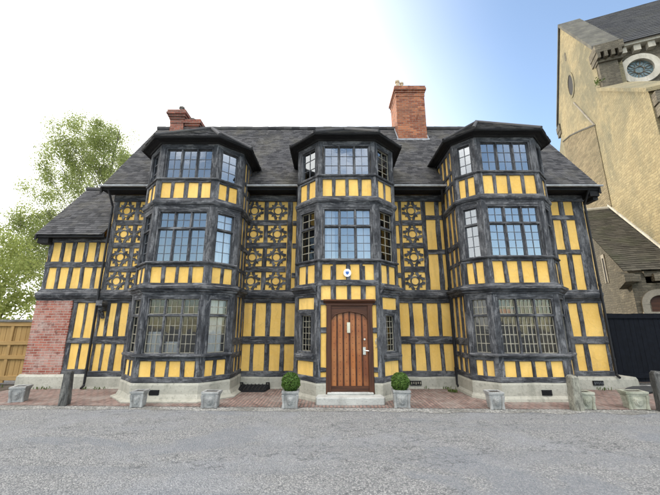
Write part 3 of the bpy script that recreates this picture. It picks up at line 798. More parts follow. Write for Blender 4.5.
def soffit(B, a, b, y0, z0, depth):
    B.box(a, b, y0+.02, y0+.05, z0-.14, z0-.02)     # fascia board
    B.box(a, b, y0+.05, y0+depth, z0-.13, z0-.10)    # soffit
for (a, b) in ((XA, edge(0,'l')-.0), (edge(0,'r'), edge(1,'l')), (edge(1,'r'), edge(2,'l')), (edge(2,'r'), XB)):
    E_ = MB(); soffit(E_, a, b, yE, zE+.06, .42); E_.build('fascia', M['timber_dark'], roof)
E_ = MB()
E_.prism([(XB-.04, yE, zE-.02), (XB-.04, yR, zR-.02), (XB-.04, yR, zR-.22), (XB-.04, yE, zE-.2)], (.05, 0, 0)); E_.build('barge_board', M['timber_dark'], roof)
E_ = MB(); E_.prism([(XA-.01, yE, zE-.02), (XA-.01, yR, zR-.02), (XA-.01, yR, zR-.22), (XA-.01, yE, zE-.2)], (.05, 0, 0)); E_.build('barge_board', M['timber_dark'], roof)
E_ = MB(); E_.box(XB-.28, XB-.02, yE+.05, .1, zE-.25, zE-.06); E_.box(XB-.16, XB-.02, yE+.12, .1, zE-.34, zE-.25); E_.build('eaves_bracket', M['timber_dark'], roof)
for (a, b) in ((XA-.02, edge(0,'l')-.02), (edge(0,'r')+.02, edge(1,'l')-.02), (edge(1,'r')+.02, edge(2,'l')-.02), (edge(2,'r')+.02, XB+.03)):
    Gt = MB(); prof = []
    for k in range(9):
        t = PI+PI*k/8; prof.append((.042*math.cos(t), .036*math.sin(t)))
    prof2 = [(p[0]*.88, p[1]*.88) for p in reversed(prof)]
    sweep(Gt, [(a, yE-.05), (b, yE-.05)], [(-p[0], p[1]+zE+.035) for p in prof+prof2], .002)
    Gt.build('gutter', M['gutter'], house)

# wing roof
wy0, wz0 = -.24, 4.10; wyR, wzR = 1.34, 6.12
wr = tiles('wing_roof', [[(XW-.24, wy0, wz0), (XL-.05, wy0, wz0), (XL-.05, wyR, wzR), (XW-.24, wyR, wzR)], [(XL-.05, 2*wyR-wy0, wz0), (XW-.24, 2*wyR-wy0, wz0), (XW-.24, wyR, wzR), (XL-.05, wyR, wzR)]], .165, .10, M['tile'], house, .014)
E_ = MB(); soffit(E_, XW-.24, XL-.02, wy0, wz0+.06, .25)
E_.prism([(XW-.25, wy0, wz0-.02), (XW-.25, wyR, wzR-.02), (XW-.25, wyR, wzR-.2), (XW-.25, wy0, wz0-.16)], (.05, 0, 0))
E_.box(XW-.2, XW+.1, -.18, .05, wz0-.24, wz0-.07)
E_.build('fascia', M['timber_dark'], wr)
Rg = MB(); x = XW-.24
while x < XL-.1: Rg.tube([(x, wyR, wzR+.005+jit(.006)), (x+.31, wyR, wzR+.005+jit(.006))], .085, 10); x += .30
Rg.build('ridge_tiles', M['tile'], wr)

# chimneys
def stack(B, x0, x1, y0, y1, z0, z1, caps=3, cw=.05):
    B.box(x0, x1, y0, y1, z0, z1-.09*caps-.16)
    z = z1-.09*caps-.16; e = 0
    B.box(x0-.012, x1+.012, y0-.012, y1+.012, z, z+.16)
    z += .16
    for k in range(caps):
        e = cw*(k+1) if k < caps-1 else cw*(caps-1.6)
        B.box(x0-e, x1+e, y0-e, y1+e, z, z+.09); z += .09
C = MB(); stack(C, 2.46, 3.52, 1.5, 2.5, 7.4, 10.36, 3, .035)
ch = C.build('chimney', M['chimney'], house); tag(ch, 'tall square orange brick chimney stack')
for (xx, rr, hh, m) in ((2.60, .085, .44, 'pot'), (2.76, .075, .36, 'pot'), (3.02, .075, .20, 'pot_grey'), (3.38, .075, .18, 'pot_grey')):
    P_ = MB(); P_.lathe([(rr, 0), (rr*.85, hh*.3), (rr*.8, hh*.8), (rr*1.05, hh*.85), (rr*1.05, hh)], (xx, 1.75, 10.35), 14); P_.build('chimney_pot', M[m], ch)
Fl = MB(); Fl.box(2.40, 3.58, 1.42, 1.495, 7.98, 8.13); Fl.prism([(2.45, 1.45, 8.05), (2.45, 2.0, 8.83), (2.45, 2.0, 8.98), (2.45, 1.45, 8.2)], (-.02, 0, 0)); Fl.prism([(3.53, 1.45, 8.05), (3.53, 2.0, 8.83), (3.53, 2.0, 8.98), (3.53, 1.45, 8.2)], (.02, 0, 0))
Fl.build('flashing', M['flash'], ch)
C = MB(); stack(C, -6.02, -5.52, 1.85, 2.45, 7.8, 9.56, 4, .04)
C.v = [(x-.03*(z-8.5), y, z) for x, y, z in C.v]
i0 = len(C.v); stack(C, -5.42, -5.0, 1.95, 2.5, 7.8, 9.22, 4, .04)
C.box(-5.56, -5.38, 1.98, 2.4, 7.8, 9.0)
ch2 = C.build('chimney', M['brick_sooty'], house); tag(ch2, 'weathered red brick chimney of two corbelled stacks')
for (xx, yy, zz, rr, hh) in ((-5.78, 2.1, 9.54, .10, .36), (-5.4, 2.3, 9.2, .09, .33), (-5.14, 2.2, 9.2, .08, .1)):
    P_ = MB(); P_.lathe([(rr, 0), (rr*.8, hh*.3), (rr*.78, hh*.75), (rr*1.1, hh*.82), (rr*.95, hh)], (xx, yy, zz), 14); P_.build('chimney_pot', M['pot_grey'], ch2)

# drainpipes
def pipe(pts, r=.03, collars=()):
    P_ = MB(); P_.tube(pts, r, 10)
    for (p, q) in collars: P_.tube([p, q], r*1.35, 10)
    P_.build('drainpipe', M['pipe'], house, smooth=False)
def vpipe(x, y, z0, z1, head=None, r=.03):
    pts = ([head] if head else [])
    if head: pts.append((x, y, z1+.02))
    pts += [(x, y, z1), (x, y, z0+.12), (x, y, z0+.06), (x, y-.09, z0)]
    pipe(pts, r, [((x, y, z), (x, y, z+.07)) for z in (z0+.4, (z0+z1)/2, z1-.25) if z0 < z < z1])
vpipe(-6.30, -.17, .05, 4.95, (-6.33, -.40, 5.38)); vpipe(-.92, -.17, .05, 5.0, (-.95, -.40, 5.38)); vpipe(3.27, -.17, .08, 5.0, (3.2, -.40, 5.38), .04); vpipe(7.40, -.15, .30, 5.0, (7.4, -.40, 5.38), .03)
Bx = MB(); Bx.box(-6.27, -6.1, -.26, -.02, 2.12, 2.26); Bx.box(-6.25, -6.12, -.18, -.02, 1.98, 2.12); Bx.tube([(-6.185, -.19, 2.05), (-6.185, -.10, 1.95), (-6.185, -.02, 1.8)], .05, 8)
Bx.build('bracket', M['timber'], house)

# interior: floors, partition, so the windows look into real rooms
I = MB()
I.box(XL+.15, XR-.15, 1.9, 2.0, .1, 5.3); I.box(XL+.15, XR-.15, .0+.16, 1.9, 2.42, 2.5); I.box(XL+.15, XR-.15, .16, 3.9, 5.02, 5.1); I.box(XL+.15, XR-.15, .16, 1.9, .1, .16)
for B_ in BAYS:
    p = B_['path']
    for (z0, z1) in ((.2, .28), (2.42, 2.5), (4.62, 4.7)):
        I.prism([(p[0][0]+.14, .15, z0), (p[1][0]+.14, p[1][1]+.06, z0), (p[2][0]+.06, p[2][1]+.14, z0), (p[3][0]-.06, p[3][1]+.14, z0), (p[4][0]-.14, p[4][1]+.06, z0), (p[5][0]-.14, .15, z0)], (0, 0, z1-z0))
    I.box(p[0][0]+.14, p[5][0]-.14, .3, .36, 4.72, 6.7)
    z0 = B_['ztop']-.03
    I.prism([(p[0][0]+.13, .3, z0), (p[1][0]+.13, p[1][1]+.06, z0), (p[2][0]+.06, p[2][1]+.13, z0), (p[3][0]-.06, p[3][1]+.13, z0), (p[4][0]-.13, p[4][1]+.06, z0), (p[5][0]-.13, .3, z0)], (0, 0, .02))
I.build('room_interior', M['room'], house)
Lp = MB(); Lp.box(3.93, 4.31, -1.36, -1.33, 1.845, 1.975); Lp.build('red_blind', M['redcloth'], house)

# ------------------------------------------------------------------ door
DX0, DX1, DY = .0, .88, -PROJ
F = Facet((0, DY), (1, DY))
Fr = MB()
beam(Fr, F, DX0-.085, DX0+.03, .17, 2.09, .055, -.12, True, .003, .012); beam(Fr, F, DX1-.03, DX1+.085, .17, 2.09, .055, -.12, True, .003, .012)
beam(Fr, F, DX0-.10, DX1+.10, 2.04, 2.10, .058, -.12, False, .003, .01)
sweep(Fr, [(DX0-.15, DY), (DX1+.15, DY)], [(-.02, 2.095), (.05, 2.095), (.075, 2.12), (.10, 2.14), (.105, 2.165), (.06, 2.185), (-.02, 2.19)], .003)
# four-centred arch head board
def arch(x): 
    t = (x-(DX0+DX1)/2)/((DX1-DX0)/2-.03); t = max(-1, min(1, t)); a = abs(t)
    return 1.735+.185*(1-a*.42) - .10*max(0, a-.72)**2*12*.5 - (.078 if a > .999 else 0)*0 - .06*a**6
n = 24; ou = [(DX0+.03, DY-.03, 2.04), (DX0+.03, DY-.03, arch(DX0+.03))]
xs = [DX0+.03+(DX1-DX0-.06)*k/n for k in range(n+1)]
ou = [(x, DY-.03, arch(x)) for x in xs]+[(DX1-.03, DY-.03, 2.05), (DX0+.03, DY-.03, 2.05)]
Fr.prism(ou, (0, .1, 0))
Ar = MB()
doorframe = Fr.build('door_frame', M['oak_dark'], house)
tb = MB(); tb.tube([(x, DY-.035, arch(x)-.004) for x in xs], .014, 6); tb.build('arch_moulding', M['oak_dark'], doorframe)
D = MB(); np_ = 6; px0, px1 = DX0+.02, DX1-.02; pw = (px1-px0)/np_
for k in range(np_):
    a, b = px0+k*pw+.004, px0+(k+1)*pw-.004; y = DY+.0; ro = R.random()*20; c = .012
    sect = [(a, y+.06), (a, y+.008), (a+c, y-.008), (b-c, y-.008), (b, y+.008), (b, y+.06)]
    i = D.add([(p, q, .20) for p, q in sect]); j = D.add([(p, q, 1.93) for p, q in sect])
    for q in range(5): D.face((i+q, i+q+1, j+q+1, j+q), [(ro, q*.04), (ro, q*.04+.04), (ro+1.7, q*.04+.04), (ro+1.7, q*.04)])
    D.face(range(i, i+6)); D.face(range(j, j+6))
    # moulded cover strip over each joint
    if k: 
        pass
door = D.build('door', M['oak'], house); tag(door, 'vertically planked oiled oak door with shallow arched head')
for k in range(1, np_):
    xx = px0+k*pw; Cs = MB(); Cs.prism([(xx-.020, DY-.004, .3), (xx+.020, DY-.004, .3), (xx+.010, DY-.024, .3), (xx-.010, DY-.024, .3)], (0, 0, 1.62)); Cs.build('cover_strip', M['oak_strip'], door)
N = MB()
for k in range(np_):
    for r in range(11):
        x, z = px0+(k+.5)*pw, .42+r*.132
        N.lathe([(.008, -.0), (.006, .005), (.003, .007)], (0, 0, 0), 6)
        for q in range(len(N.v)-18, len(N.v)): vx, vy, vz = N.v[q]; N.v[q] = (x+vx, DY-.008-vz, z+vy)
N.build('nail_heads', M['black'], door)
K = MB(); K.box(px0+.01, px1-.01, DY-.026, DY-.009, .205, .32); K.build('kick_board', M['oak_dark'], door)
K = MB(); K.box(.385, .455, DY-.030, DY-.010, 1.44, 1.67); K.box(.40, .44, DY-.036, DY-.029, 1.47, 1.64); K.build('letter_plate', M['brass'], door)
K = MB(); K.tube([(.775, DY-.005, 1.30), (.775, DY-.03, 1.30)], .022, 14); K.build('lock', M['steel'], door)
K = MB(); K.box(.735, .795, DY-.022, DY-.008, .97, 1.13); K.tube([(.765, DY-.02, 1.06), (.765, DY-.06, 1.06), (.80, DY-.066, 1.055), (.86, DY-.066, 1.05)], .012, 8); K.build('handle', M['steel'], door)
Dr = MB()
for rr in (.075, .045): 
    Dr.tube([(1.065+rr*.6*math.cos(t*PI/8), DY-.008, 1.25+rr*math.sin(t*PI/8)) for t in range(17)], .006, 6)
Dr.tube([(1.065, DY-.008, 1.36), (1.065, DY-.008, 1.10)], .006, 6); Dr.tube([(1.02, DY-.009, 1.12), (1.065, DY-.009, 1.16), (1.11, DY-.009, 1.12)], .006, 6)
Dr.build('wall_ornament', M['steel'], house)
St = MB(); St.prism([(-.26, -1.52, 0), (-.30, -1.80, 0), (-.28, -1.88, 0), (.4, -1.90, 0), (1.12, -1.87, 0), (1.15, -1.80, 0), (1.10, -1.52, 0)], (0, 0, .155))
St.box(DX0-.06, DX1+.06, -1.62, -1.42, .15, .20)
bmod = St.build('doorstep', M['step'], house)
mod = bmod.modifiers.new('bev', 'BEVEL'); mod.width = .018; mod.segments = 2; mod.limit_method = 'ANGLE'

# plaque above the door
pq = empty('wall_plaque', (.405, -PROJ-.03, 2.80)); tag(pq, 'small round white plaque with blue emblem on the timber above the front door', 'plaque')
def disc(r, y0, y1, n=28):
    B = MB(); B.prism([(r*math.cos(2*PI*k/n), y0, r*1.06*math.sin(2*PI*k/n)) for k in range(n)], (0, y1-y0, 0)); return B
disc(.088, -.02, .03).build('disc', M['white'], pq)
E_ = MB(); E_.prism([(-.038, -.024, .034), (.038, -.024, .034), (.040, -.024, -.002), (.024, -.024, -.03), (0, -.024, -.046), (-.024, -.024, -.03), (-.040, -.024, -.002)], (0, .008, 0)); E_.build('emblem', M['blue'], pq)

# ================================================================== CHURCH (local frame: x along nave to the right, y away from the street)
church = tag(empty('stone_church', (12.65, 4.0, 0), math.radians(-22)), 'tall yellowish rubble stone church with gable end and round clerestory window, right of the house', 'church')
Wl = MB()
Wl.prism([(0, 6.7, 0), (0, 6.7, 14.67), (0, 3.44, 19.2), (0, .19, 14.67), (0, .19, 0)], (1.0, 0, 0))
Wl.prism([(0, .19, 0), (0, .19, 12.45), (0, -3.1, 9.95), (0, -3.16, 9.7), (0, -3.16, 0)], (.9, 0, 0))
Wl.prism([(.0, 6.7, 0), (0, 10.05, 0), (0, 10.05, 10.9), (0, 6.7, 13.6)], (.9, 0, 0))
gw = Wl.build('gable_wall', M['church'], church)
Cp = MB()
def coping(B, a, b, w=.28, t=.22, x0=-.09, x1=1.02):
    B.prism([(x0, a[0], a[1]), (x0, b[0], b[1]), (x0, b[0], b[1]+t), (x0, a[0], a[1]+t)], (x1-x0, 0, 0))
coping(Cp, (3.44, 19.2), (-.02, 14.45)); coping(Cp, (3.44, 19.2), (6.9, 14.45))
Cp.build('coping', M['coping'], gw)
for y0, y1 in ((-.28, .5), (6.4, 7.1)):
    Kn = MB(); Kn.box(-.08, 1.0, y0, y1, 14.05, 14.46)
    for k in range(4): Kn.box(-.05+.27*k, .08+.27*k, y0-.02 if y0 < 0 else y0, y1, 13.75, 14.06)
    if y0 < 0: Kn.box(-.02, .95, -.10, .3, 13.62, 13.80)
    Kn.build('kneeler', M['church_grey'], gw)
Bt = MB(); Bt.box(.02, .75, -.03, .4, 9.5, 13.7); Bt.build('buttress', M['church_grey'], church)
# blocked arch: browner infill with a projecting moulding, and gable-shaped roof scar above it
arcp = [(1.53, 11.34), (2.78, 11.87), (3.49, 12.17), (4.97, 12.75), (6.3, 13.1)]
Ba = MB(); Ba.prism([(-.03, 1.53, 0)]+[(-.03, y, z) for y, z in arcp]+[(-.03, 6.3, 0)], (.06, 0, 0)); Ba.build('blocked_arch', M['church_arch'], gw)
Sm = MB(); Sm.tube([(-.035, y, z) for y, z in arcp], .05, 6); Sm.build('arch_moulding', M['coping'], gw)
Sm = MB(); Sm.tube([(-.02, 1.5, 11.3), (-.02, 3.5, 14.0)], .045, 6); Sm.build('roof_scar', M['trim_dull'], gw)
def ring(B, c, ry, rz, w, x0, x1, n=32):
    pr = None
    for k in range(n+1):
        t = 2*PI*k/n; cy, sz = math.cos(t), math.sin(t)
        j = B.add([(x0, c[0]+ry*cy, c[1]+rz*sz), (x0, c[0]+(ry+w)*cy, c[1]+(rz+w)*sz), (x1, c[0]+(ry+w)*cy, c[1]+(rz+w)*sz), (x1, c[0]+ry*cy, c[1]+rz*sz)])
        if pr is not None:
            for q in range(4): B.face((pr+q, pr+(q+1) % 4, j+(q+1) % 4, j+q))
        pr = j
Ov = MB(); ring(Ov, (3.49, 15.15), .40, .62, .15, -.035, .1); ov_ = Ov.build('oval_window', M['church'], church)
D_ = MB(); D_.prism([(-.008, 3.49+.42*math.cos(k*PI/12), 15.15+.64*math.sin(k*PI/12)) for k in range(24)], (.02, 0, 0)); D_.build('dark_opening', M['black'], ov_)
Sl = MB(); Sl.prism([(-.01, 3.5+.14*math.cos(k*PI/8), 17.1+.30*math.sin(k*PI/8)) for k in range(16)], (.03, 0, 0)); Sl.build('niche', M['church_grey'], church)
Nv = MB()
Nv.box(.6, 16, .42, .9, 8, 14.5)
Nv.box(1.0, 16, 6.2, 6.6, 0, 14.5)
Nv.build('clerestory_wall', M['church_grey'], church)
Cb = MB(); Cb.box(.9, 16, .10, .42, 14.32, 14.52); x = 1.0
while x < 16: Cb.box(x, x+.26, .18, .43, 14.02, 14.32); x += .52
Cb.build('corbel_table', M['church_trim'], church)
Rw = MB()
def ringy(B, c, r, w, y0, y1, n=36):
    pr = None
    for k in range(n+1):
        t = 2*PI*k/n; cx, sz = math.cos(t), math.sin(t)
        j = B.add([(c[0]+r*cx, y0, c[1]+r*sz), (c[0]+(r+w)*cx, y0, c[1]+(r+w)*sz), (c[0]+(r+w)*cx, y1, c[1]+(r+w)*sz), (c[0]+r*cx, y1, c[1]+r*sz)])
        if pr is not None:
            for q in range(4): B.face((pr+q, pr+(q+1) % 4, j+(q+1) % 4, j+q))
        pr = j
RC = (1.62, 13.10)
for dx in (0, 2.6, 5.2):
    Rw = MB(); c = (RC[0]+dx, RC[1]); ringy(Rw, c, .50, .26, .26, .45); rw = Rw.build('round_window', M['church_trim'], church)
    D_ = MB(); D_.prism([(c[0]+.52*math.cos(k*PI/16), .40, c[1]+.52*math.sin(k*PI/16)) for k in range(32)], (0, .03, 0)); D_.build('glass', M['church_glass'], rw)
    Tr = MB(); ringy(Tr, c, .16, .03, .37, .41)
    for k in range(6):
        t = k*PI/3+.3; Tr.tube([(c[0]+.17*math.cos(t), .39, c[1]+.17*math.sin(t)), (c[0]+.5*math.cos(t), .39, c[1]+.5*math.sin(t))], .016, 5)
        Tr.tube([(c[0]+.35*math.cos(t)+.14*math.cos(s_*PI/5), .39, c[1]+.35*math.sin(t)+.14*math.sin(s_*PI/5)) for s_ in range(11)], .010, 5)
    Tr.build('tracery', M['church_grey'], rw)
nr = tiles('nave_roof', [[(.95, .0, 14.45), (16, .0, 14.45), (16, 3.44, 19.15), (.95, 3.44, 19.15)], [(16, 6.8, 14.45), (.95, 6.8, 14.45), (.95, 3.44, 19.15), (16, 3.44, 19.15)]], .36, .26, M['slate_dark'], church, .02)
ar = tiles('aisle_roof', [[(.85, -3.3, 9.55), (12, -3.3, 9.55), (12, .42, 12.2), (.85, .42, 12.2)]], .36, .26, M['slate_dark'], church, .02)
Aw = MB(); Aw.box(.3, 12, -3.12, -2.5, 0, 9.55); Aw.box(.1, .75, -3.42, -3.1, 7.6, 8.7); Aw.box(.05, .8, -3.5, -3.1, 8.7, 9.1); Aw.box(.03, .62, -3.45, -3.1, 9.15, 9.6); Aw.box(.6, 12, -3.3, -3.1, 9.2, 9.5)
Aw.build('aisle_wall', M['church_grey'], church)
Ap = MB(); Ap.prism([(-.12, .3, 12.42), (-.12, -3.3, 9.72), (-.12, -3.3, 9.88), (-.12, .3, 12.6)], (1.05, 0, 0)); Ap.build('aisle_coping', M['church'], gw)
tf = MB()
for k in range(60):
    a = Vector((-.05+R.uniform(-.15, .25), .1+R.uniform(-.2, .2), 12.65+abs(R.gauss(0, .12)))); d = Vector((R.uniform(-1, 1), R.uniform(-1, 1), R.uniform(-.2, 1)))*.09; e = Vector((R.uniform(-1, 1), R.uniform(-1, 1), R.uniform(-1, 1)))*.05
    tf.poly([a, a+d*.5+e, a+d, a+d*.5-e])
tg = tf.build('weed_tuft', M['weed'], None, fix=False); tg.location = church.location; tg.rotation_euler = church.rotation_euler
tag(tg, 'small tuft of green weeds growing on the church wall ledge under the gable', 'weeds')
# lean-to against the gable wall: stone slates, side wall with a slit, front with arched opening
Lw = MB()
zt, zb = 7.0, 3.45
Lw.prism([(-1.42, 1.75, 0), (-1.42, 1.75, zt-.1), (-1.42, -2.45, zb), (-1.42, -2.6, zb-.1), (-1.42, -2.6, 0)], (.40, 0, 0))
Lw.box(-1.0, -.03, -2.55, -2.15, 0, 3.0)
Lw.box(-1.5, -.03, 1.75, 2.1, 0, zt-.1)
le = Lw.build('lean_to_wall', M['church_grey'], church)
lr = tiles('lean_to_roof', [[(-1.62, -2.75, zb-.02), (-.02, -2.75, zb-.02), (-.02, 1.85, zt+.05), (-1.62, 1.85, zt+.05)]], .26, .15, M['slate'], church, .022, .06, .016)
Rd = MB(); Rd.tube([(-1.65, 1.86, zt+.07), (0, 1.86, zt+.07)], .09, 8); Rd.prism([(-.05, -2.6, zb+.14), (-.05, 1.85, zt+.14), (-.05, 1.85, zt+.26), (-.05, -2.6, zb+.24)], (.05, 0, 0)); Rd.build('flashing', M['church_trim'], lr)
Lc = MB()
for xx in (-1.3, -.75, -.2): Lc.box(xx-.1, xx+.1, -2.78, -2.55, 3.05, 3.3)
Lc.box(-1.05, -.03, -2.66, -2.5, 3.22, 3.4)
Lc.prism([(-1.66, -2.2, 2.85), (-1.66, -2.85, 3.05), (-1.66, -2.85, 3.3), (-1.66, -2.2, 3.45)], (.3, 0, 0))
Lc.build('eaves_corbel', M['church_grey'], le)
Ao = MB(); c = (-.78, 2.28); pr = None
for k in range(15):
    t = PI*k/14; cx, sz = math.cos(t), math.sin(t)
    j = Ao.add([(c[0]+.30*cx, -2.68, c[1]+.30*sz), (c[0]+.50*cx, -2.68, c[1]+.50*sz), (c[0]+.50*cx, -2.5, c[1]+.50*sz), (c[0]+.30*cx, -2.5, c[1]+.30*sz)])
    if pr is not None:
        for q in range(4): Ao.face((pr+q, pr+(q+1) % 4, j+(q+1) % 4, j+q))
    pr = j
Ao.box(-1.30, -.1, -2.72, -2.5, 1.97, 2.04)
for s_ in (-1, 1): Ao.box(c[0]+s_*.4-.1, c[0]+s_*.4+.1, -2.675, -2.5, 2.04, 2.285)
ao = Ao.build('arched_window', M['trim_dull'], church)
D_ = MB(); D_.prism([(c[0]+.31*math.cos(k*PI/12), -2.57, c[1]+.31*math.sin(k*PI/12)) for k in range(13)]+[(c[0]-.31, -2.57, 2.0), (c[0]+.31, -2.57, 2.0)], (0, .04, 0)); D_.build('dark_opening', M['oak_dark'], ao)
D_ = MB(); D_.box(-1.435, -1.40, -.72, -.56, 3.3, 4.25); sw = D_.build('slit_window', M['black'], church)
D_ = MB(); D_.box(-1.45, -1.40, -.80, -.72, 3.25, 4.3); D_.box(-1.45, -1.40, -.56, -.48, 3.25, 4.3); D_.box(-1.455, -1.40, -.80, -.48, 4.25, 4.4); D_.build('slit_surround', M['trim_dull'], sw)

# ================================================================== STREET OBJECTS
pav = lambda x: -2.06-.03*x
def planter(x, y, rz, label, mat='planter', sx=1.0, plant=False):
    t = tag(empty('stone_planter', (x, y, .012), rz), label, 'planter', 'stone planters along the house front'); t.rotation_euler = (jit(.02), jit(.025), rz+jit(.06)); t.scale = (1, 1, 1+jit(.05))
    w0, w1, d0, d1, h = .140*sx, .158*sx, .10, .118, .25
    B = MB(); n = 5; rings = []
    for k in range(n+1):
        s_ = k/n; w = w0+(w1-w0)*s_; d = d0+(d1-d0)*s_; rr = B.add([(-w+jit(.004), -d+jit(.004), h*s_), (-w*.4, -d-.012+jit(.004), h*s_), (w*.4, -d-.012+jit(.004), h*s_), (w+jit(.004), -d+jit(.004), h*s_), (w+jit(.004), d, h*s_), (-w+jit(.004), d, h*s_)]); rings.append(rr)
    for a, b in zip(rings, rings[1:]):
        for j in range(6): B.face((a+j, a+(j+1) % 6, b+(j+1) % 6, b+j))
    B.face(range(rings[0]+5, rings[0]-1, -1)); B.face(range(rings[-1], rings[-1]+6))
    for s_ in (-1, 1): B.tube([(s_*w0*.98, -d0-.012, 0), (s_*w0*1.02, -d0-.016, .10), (s_*w1, -d1-.006, .24)], [.034, .022, .03], 7)
    b = B.build('body', M[mat], t, smooth=False)
    Rm = MB(); a, c_ = w1+.024, d1+.024
    for (z0, z1, e) in ((h-.01, h+.02, -.012), (h+.02, h+.06, .0)):
        o_ = [(-a-e+jit(.004), -c_-e+jit(.004)), (a+e+jit(.004), -c_-e+jit(.004)), (a+e, c_+e), (-a-e, c_+e)]; i_ = [(-a+.05, -c_+.05), (a-.05, -c_+.05), (a-.05, c_-.05), (-a+.05, c_-.05)]
        v0 = Rm.add([(p[0], p[1], z0) for p in o_]+[(p[0], p[1], z1+jit(.004)) for p in o_]+[(p[0], p[1], z1) for p in i_]+[(p[0], p[1], z0) for p in i_])
        for q in range(4):
            r_ = (q+1) % 4
            for (s0, s1) in ((0, 4), (4, 8), (8, 12), (12, 0)): Rm.face((v0+s0+q, v0+s0+r_, v0+s1+r_, v0+s1+q))
    Rm.build('rim', M[mat], t)
    Sh = MB(); sh = [(0, -.085), (.05, -.06), (.07, -.01), (.068, .05), (.04, .075), (0, .068), (-.04, .075), (-.068, .05), (-.07, -.01), (-.05, -.06)]
    for (f_, y0) in ((1, -.146), (.72, -.166), (.35, -.178)): Sh.prism([(p[0]*f_*sx, y0+.012*(p[1] < 0), p[1]*f_+.135) for p in sh], (0, .03, 0))
    Sh.build('shield', M[mat], t)
    So = MB(); So.box(-a+.052, a-.052, -c_+.052, c_-.052, h-.02, h+.048); So.build('soil', M['soil'], t)
    return t
PL = [(-6.72, -1.50, .25, 'white-grey stone planter with carved shield farthest left, near the wooden fence', 'planter', .8),
      (-3.88, -1.95, .08, 'grey stone planter before the left corner of the left bay', 'planter', .68),
      (-2.40, -2.00, .05, 'weathered grey stone planter before the right corner of the left bay', 'planter', .95),
      (-.80, -2.02, .0, 'grey stone planter with clipped box ball left of the front door', 'planter', .92),
      (1.44, -1.98, .0, 'grey stone planter with clipped box ball right of the front door', 'planter', .95),
      (3.28, -2.10, -.04, 'empty pale stone planter before the left corner of the right bay', 'planter', .8),
      (5.05, -2.10, -.10, 'small mossy stone planter just right of the pale timber bollard', 'planter_green', .85),
      (6.05, -2.12, -.12, 'wide mossy pale stone planter beside the dark leaning bollard at far right', 'planter_green', 1.1)]
for a in PL: planter(*a)
for (x, y, lab, c1) in ((-.80, -2.02, 'round clipped box ball in the planter left of the oak door', 0), (1.44, -1.98, 'round clipped box ball in the planter right of the oak door', 1)):
    t = tag(empty('topiary_ball', (x, y, .29)), lab, 'shrub', 'clipped box balls either side of the door')
    B = MB(); rr = random.Random(3+c1); r0 = .185
    for k in range(5200):
        z = rr.uniform(-1, 1); a = rr.uniform(0, 2*PI); q = math.sqrt(1-z*z); d = Vector((q*math.cos(a), q*math.sin(a), z))
        bum = 1+.14*noise.noise(d*2.6+Vector((c1*7, 0, 0)))+.08*noise.noise(d*8)+(.07*rr.random() if rr.random() < .06 else 0)
        r = r0*bum*(1-.16*rr.random()**2); p = d*r+Vector((0, 0, .185))
        n_ = (d+Vector((rr.gauss(0, .6), rr.gauss(0, .6), rr.gauss(0, .6)))).normalized(); u = n_.orthogonal().normalized(); u = Matrix.Rotation(rr.uniform(0, 6.3), 3, n_) @ u; w = n_.cross(u); s_ = rr.uniform(.006, .011)
        B.poly([p-u*s_*1.4, p-w*s_, p+u*s_*1.4, p+w*s_])
    B.build('foliage', M['box_leaf'], t, fix=False)
    B = MB(); B.lathe([(.02, .03), (.11, .07), (.155, .17), (.13, .28), (.05, .335)], (0, 0, 0), 14); B.build('twigs', M['soil'], t, smooth=True)
    B = MB(); B.tube([(0, 0, -.03), (0, 0, .1)], .018, 7); B.build('stem', M['bark_dark'], t)

def bollard(x, y, h, w, tilt, label, mat):
    B = MB(); F = Facet((-w/2, -w/2), (w/2, -w/2)); n = 6; ro = R.random()*9
    rings = []
    for k in range(n+1):
        s_ = k/n; a = w/2*(1.06-.16*s_)
        rings.append(B.add([(sx*a+jit(.006), sy*a+jit(.006), h*s_) for sx, sy in ((-1,-.82),(-.82,-1),(.82,-1),(1,-.82),(1,.82),(.82,1),(-.82,1),(-1,.82))]))
    top = B.add([(sx*w*.30, sy*w*.30, h+.035+jit(.012)) for sx, sy in ((-1,-.82),(-.82,-1),(.82,-1),(1,-.82),(1,.82),(.82,1),(-.82,1),(-1,.82))]); rings.append(top)
    for k, (a, b) in enumerate(zip(rings, rings[1:])):
        for j in range(8): B.face((a+j, a+(j+1) % 8, b+(j+1) % 8, b+j), [(k*h/n+ro, j*.05), (k*h/n+ro, j*.05+.05), ((k+1)*h/n+ro, j*.05+.05), ((k+1)*h/n+ro, j*.05)])
    B.face(range(top, top+8)); B.face(range(rings[0]+7, rings[0]-1, -1))
    o = B.build('timber_bollard', M[mat], None, loc=(x, y, 0)); o.rotation_euler = tilt
    tag(o, label, 'bollard', 'timber bollards along the road edge')
bollard(-5.46, -1.86, .64, .155, (0, -.02, .1), 'dark weathered timber bollard in front of the brick and timber wing at left', 'post')
bollard(4.80, -2.24, .60, .18, (0, .0, .05), 'pale grey timber bollard at the right corner of the right bay', 'post_pale')
bollard(6.38, -2.36, .69, .17, (0, -.02, -.2), 'dark cracked timber bollard at the right edge, beside the wide mossy planter', 'post')

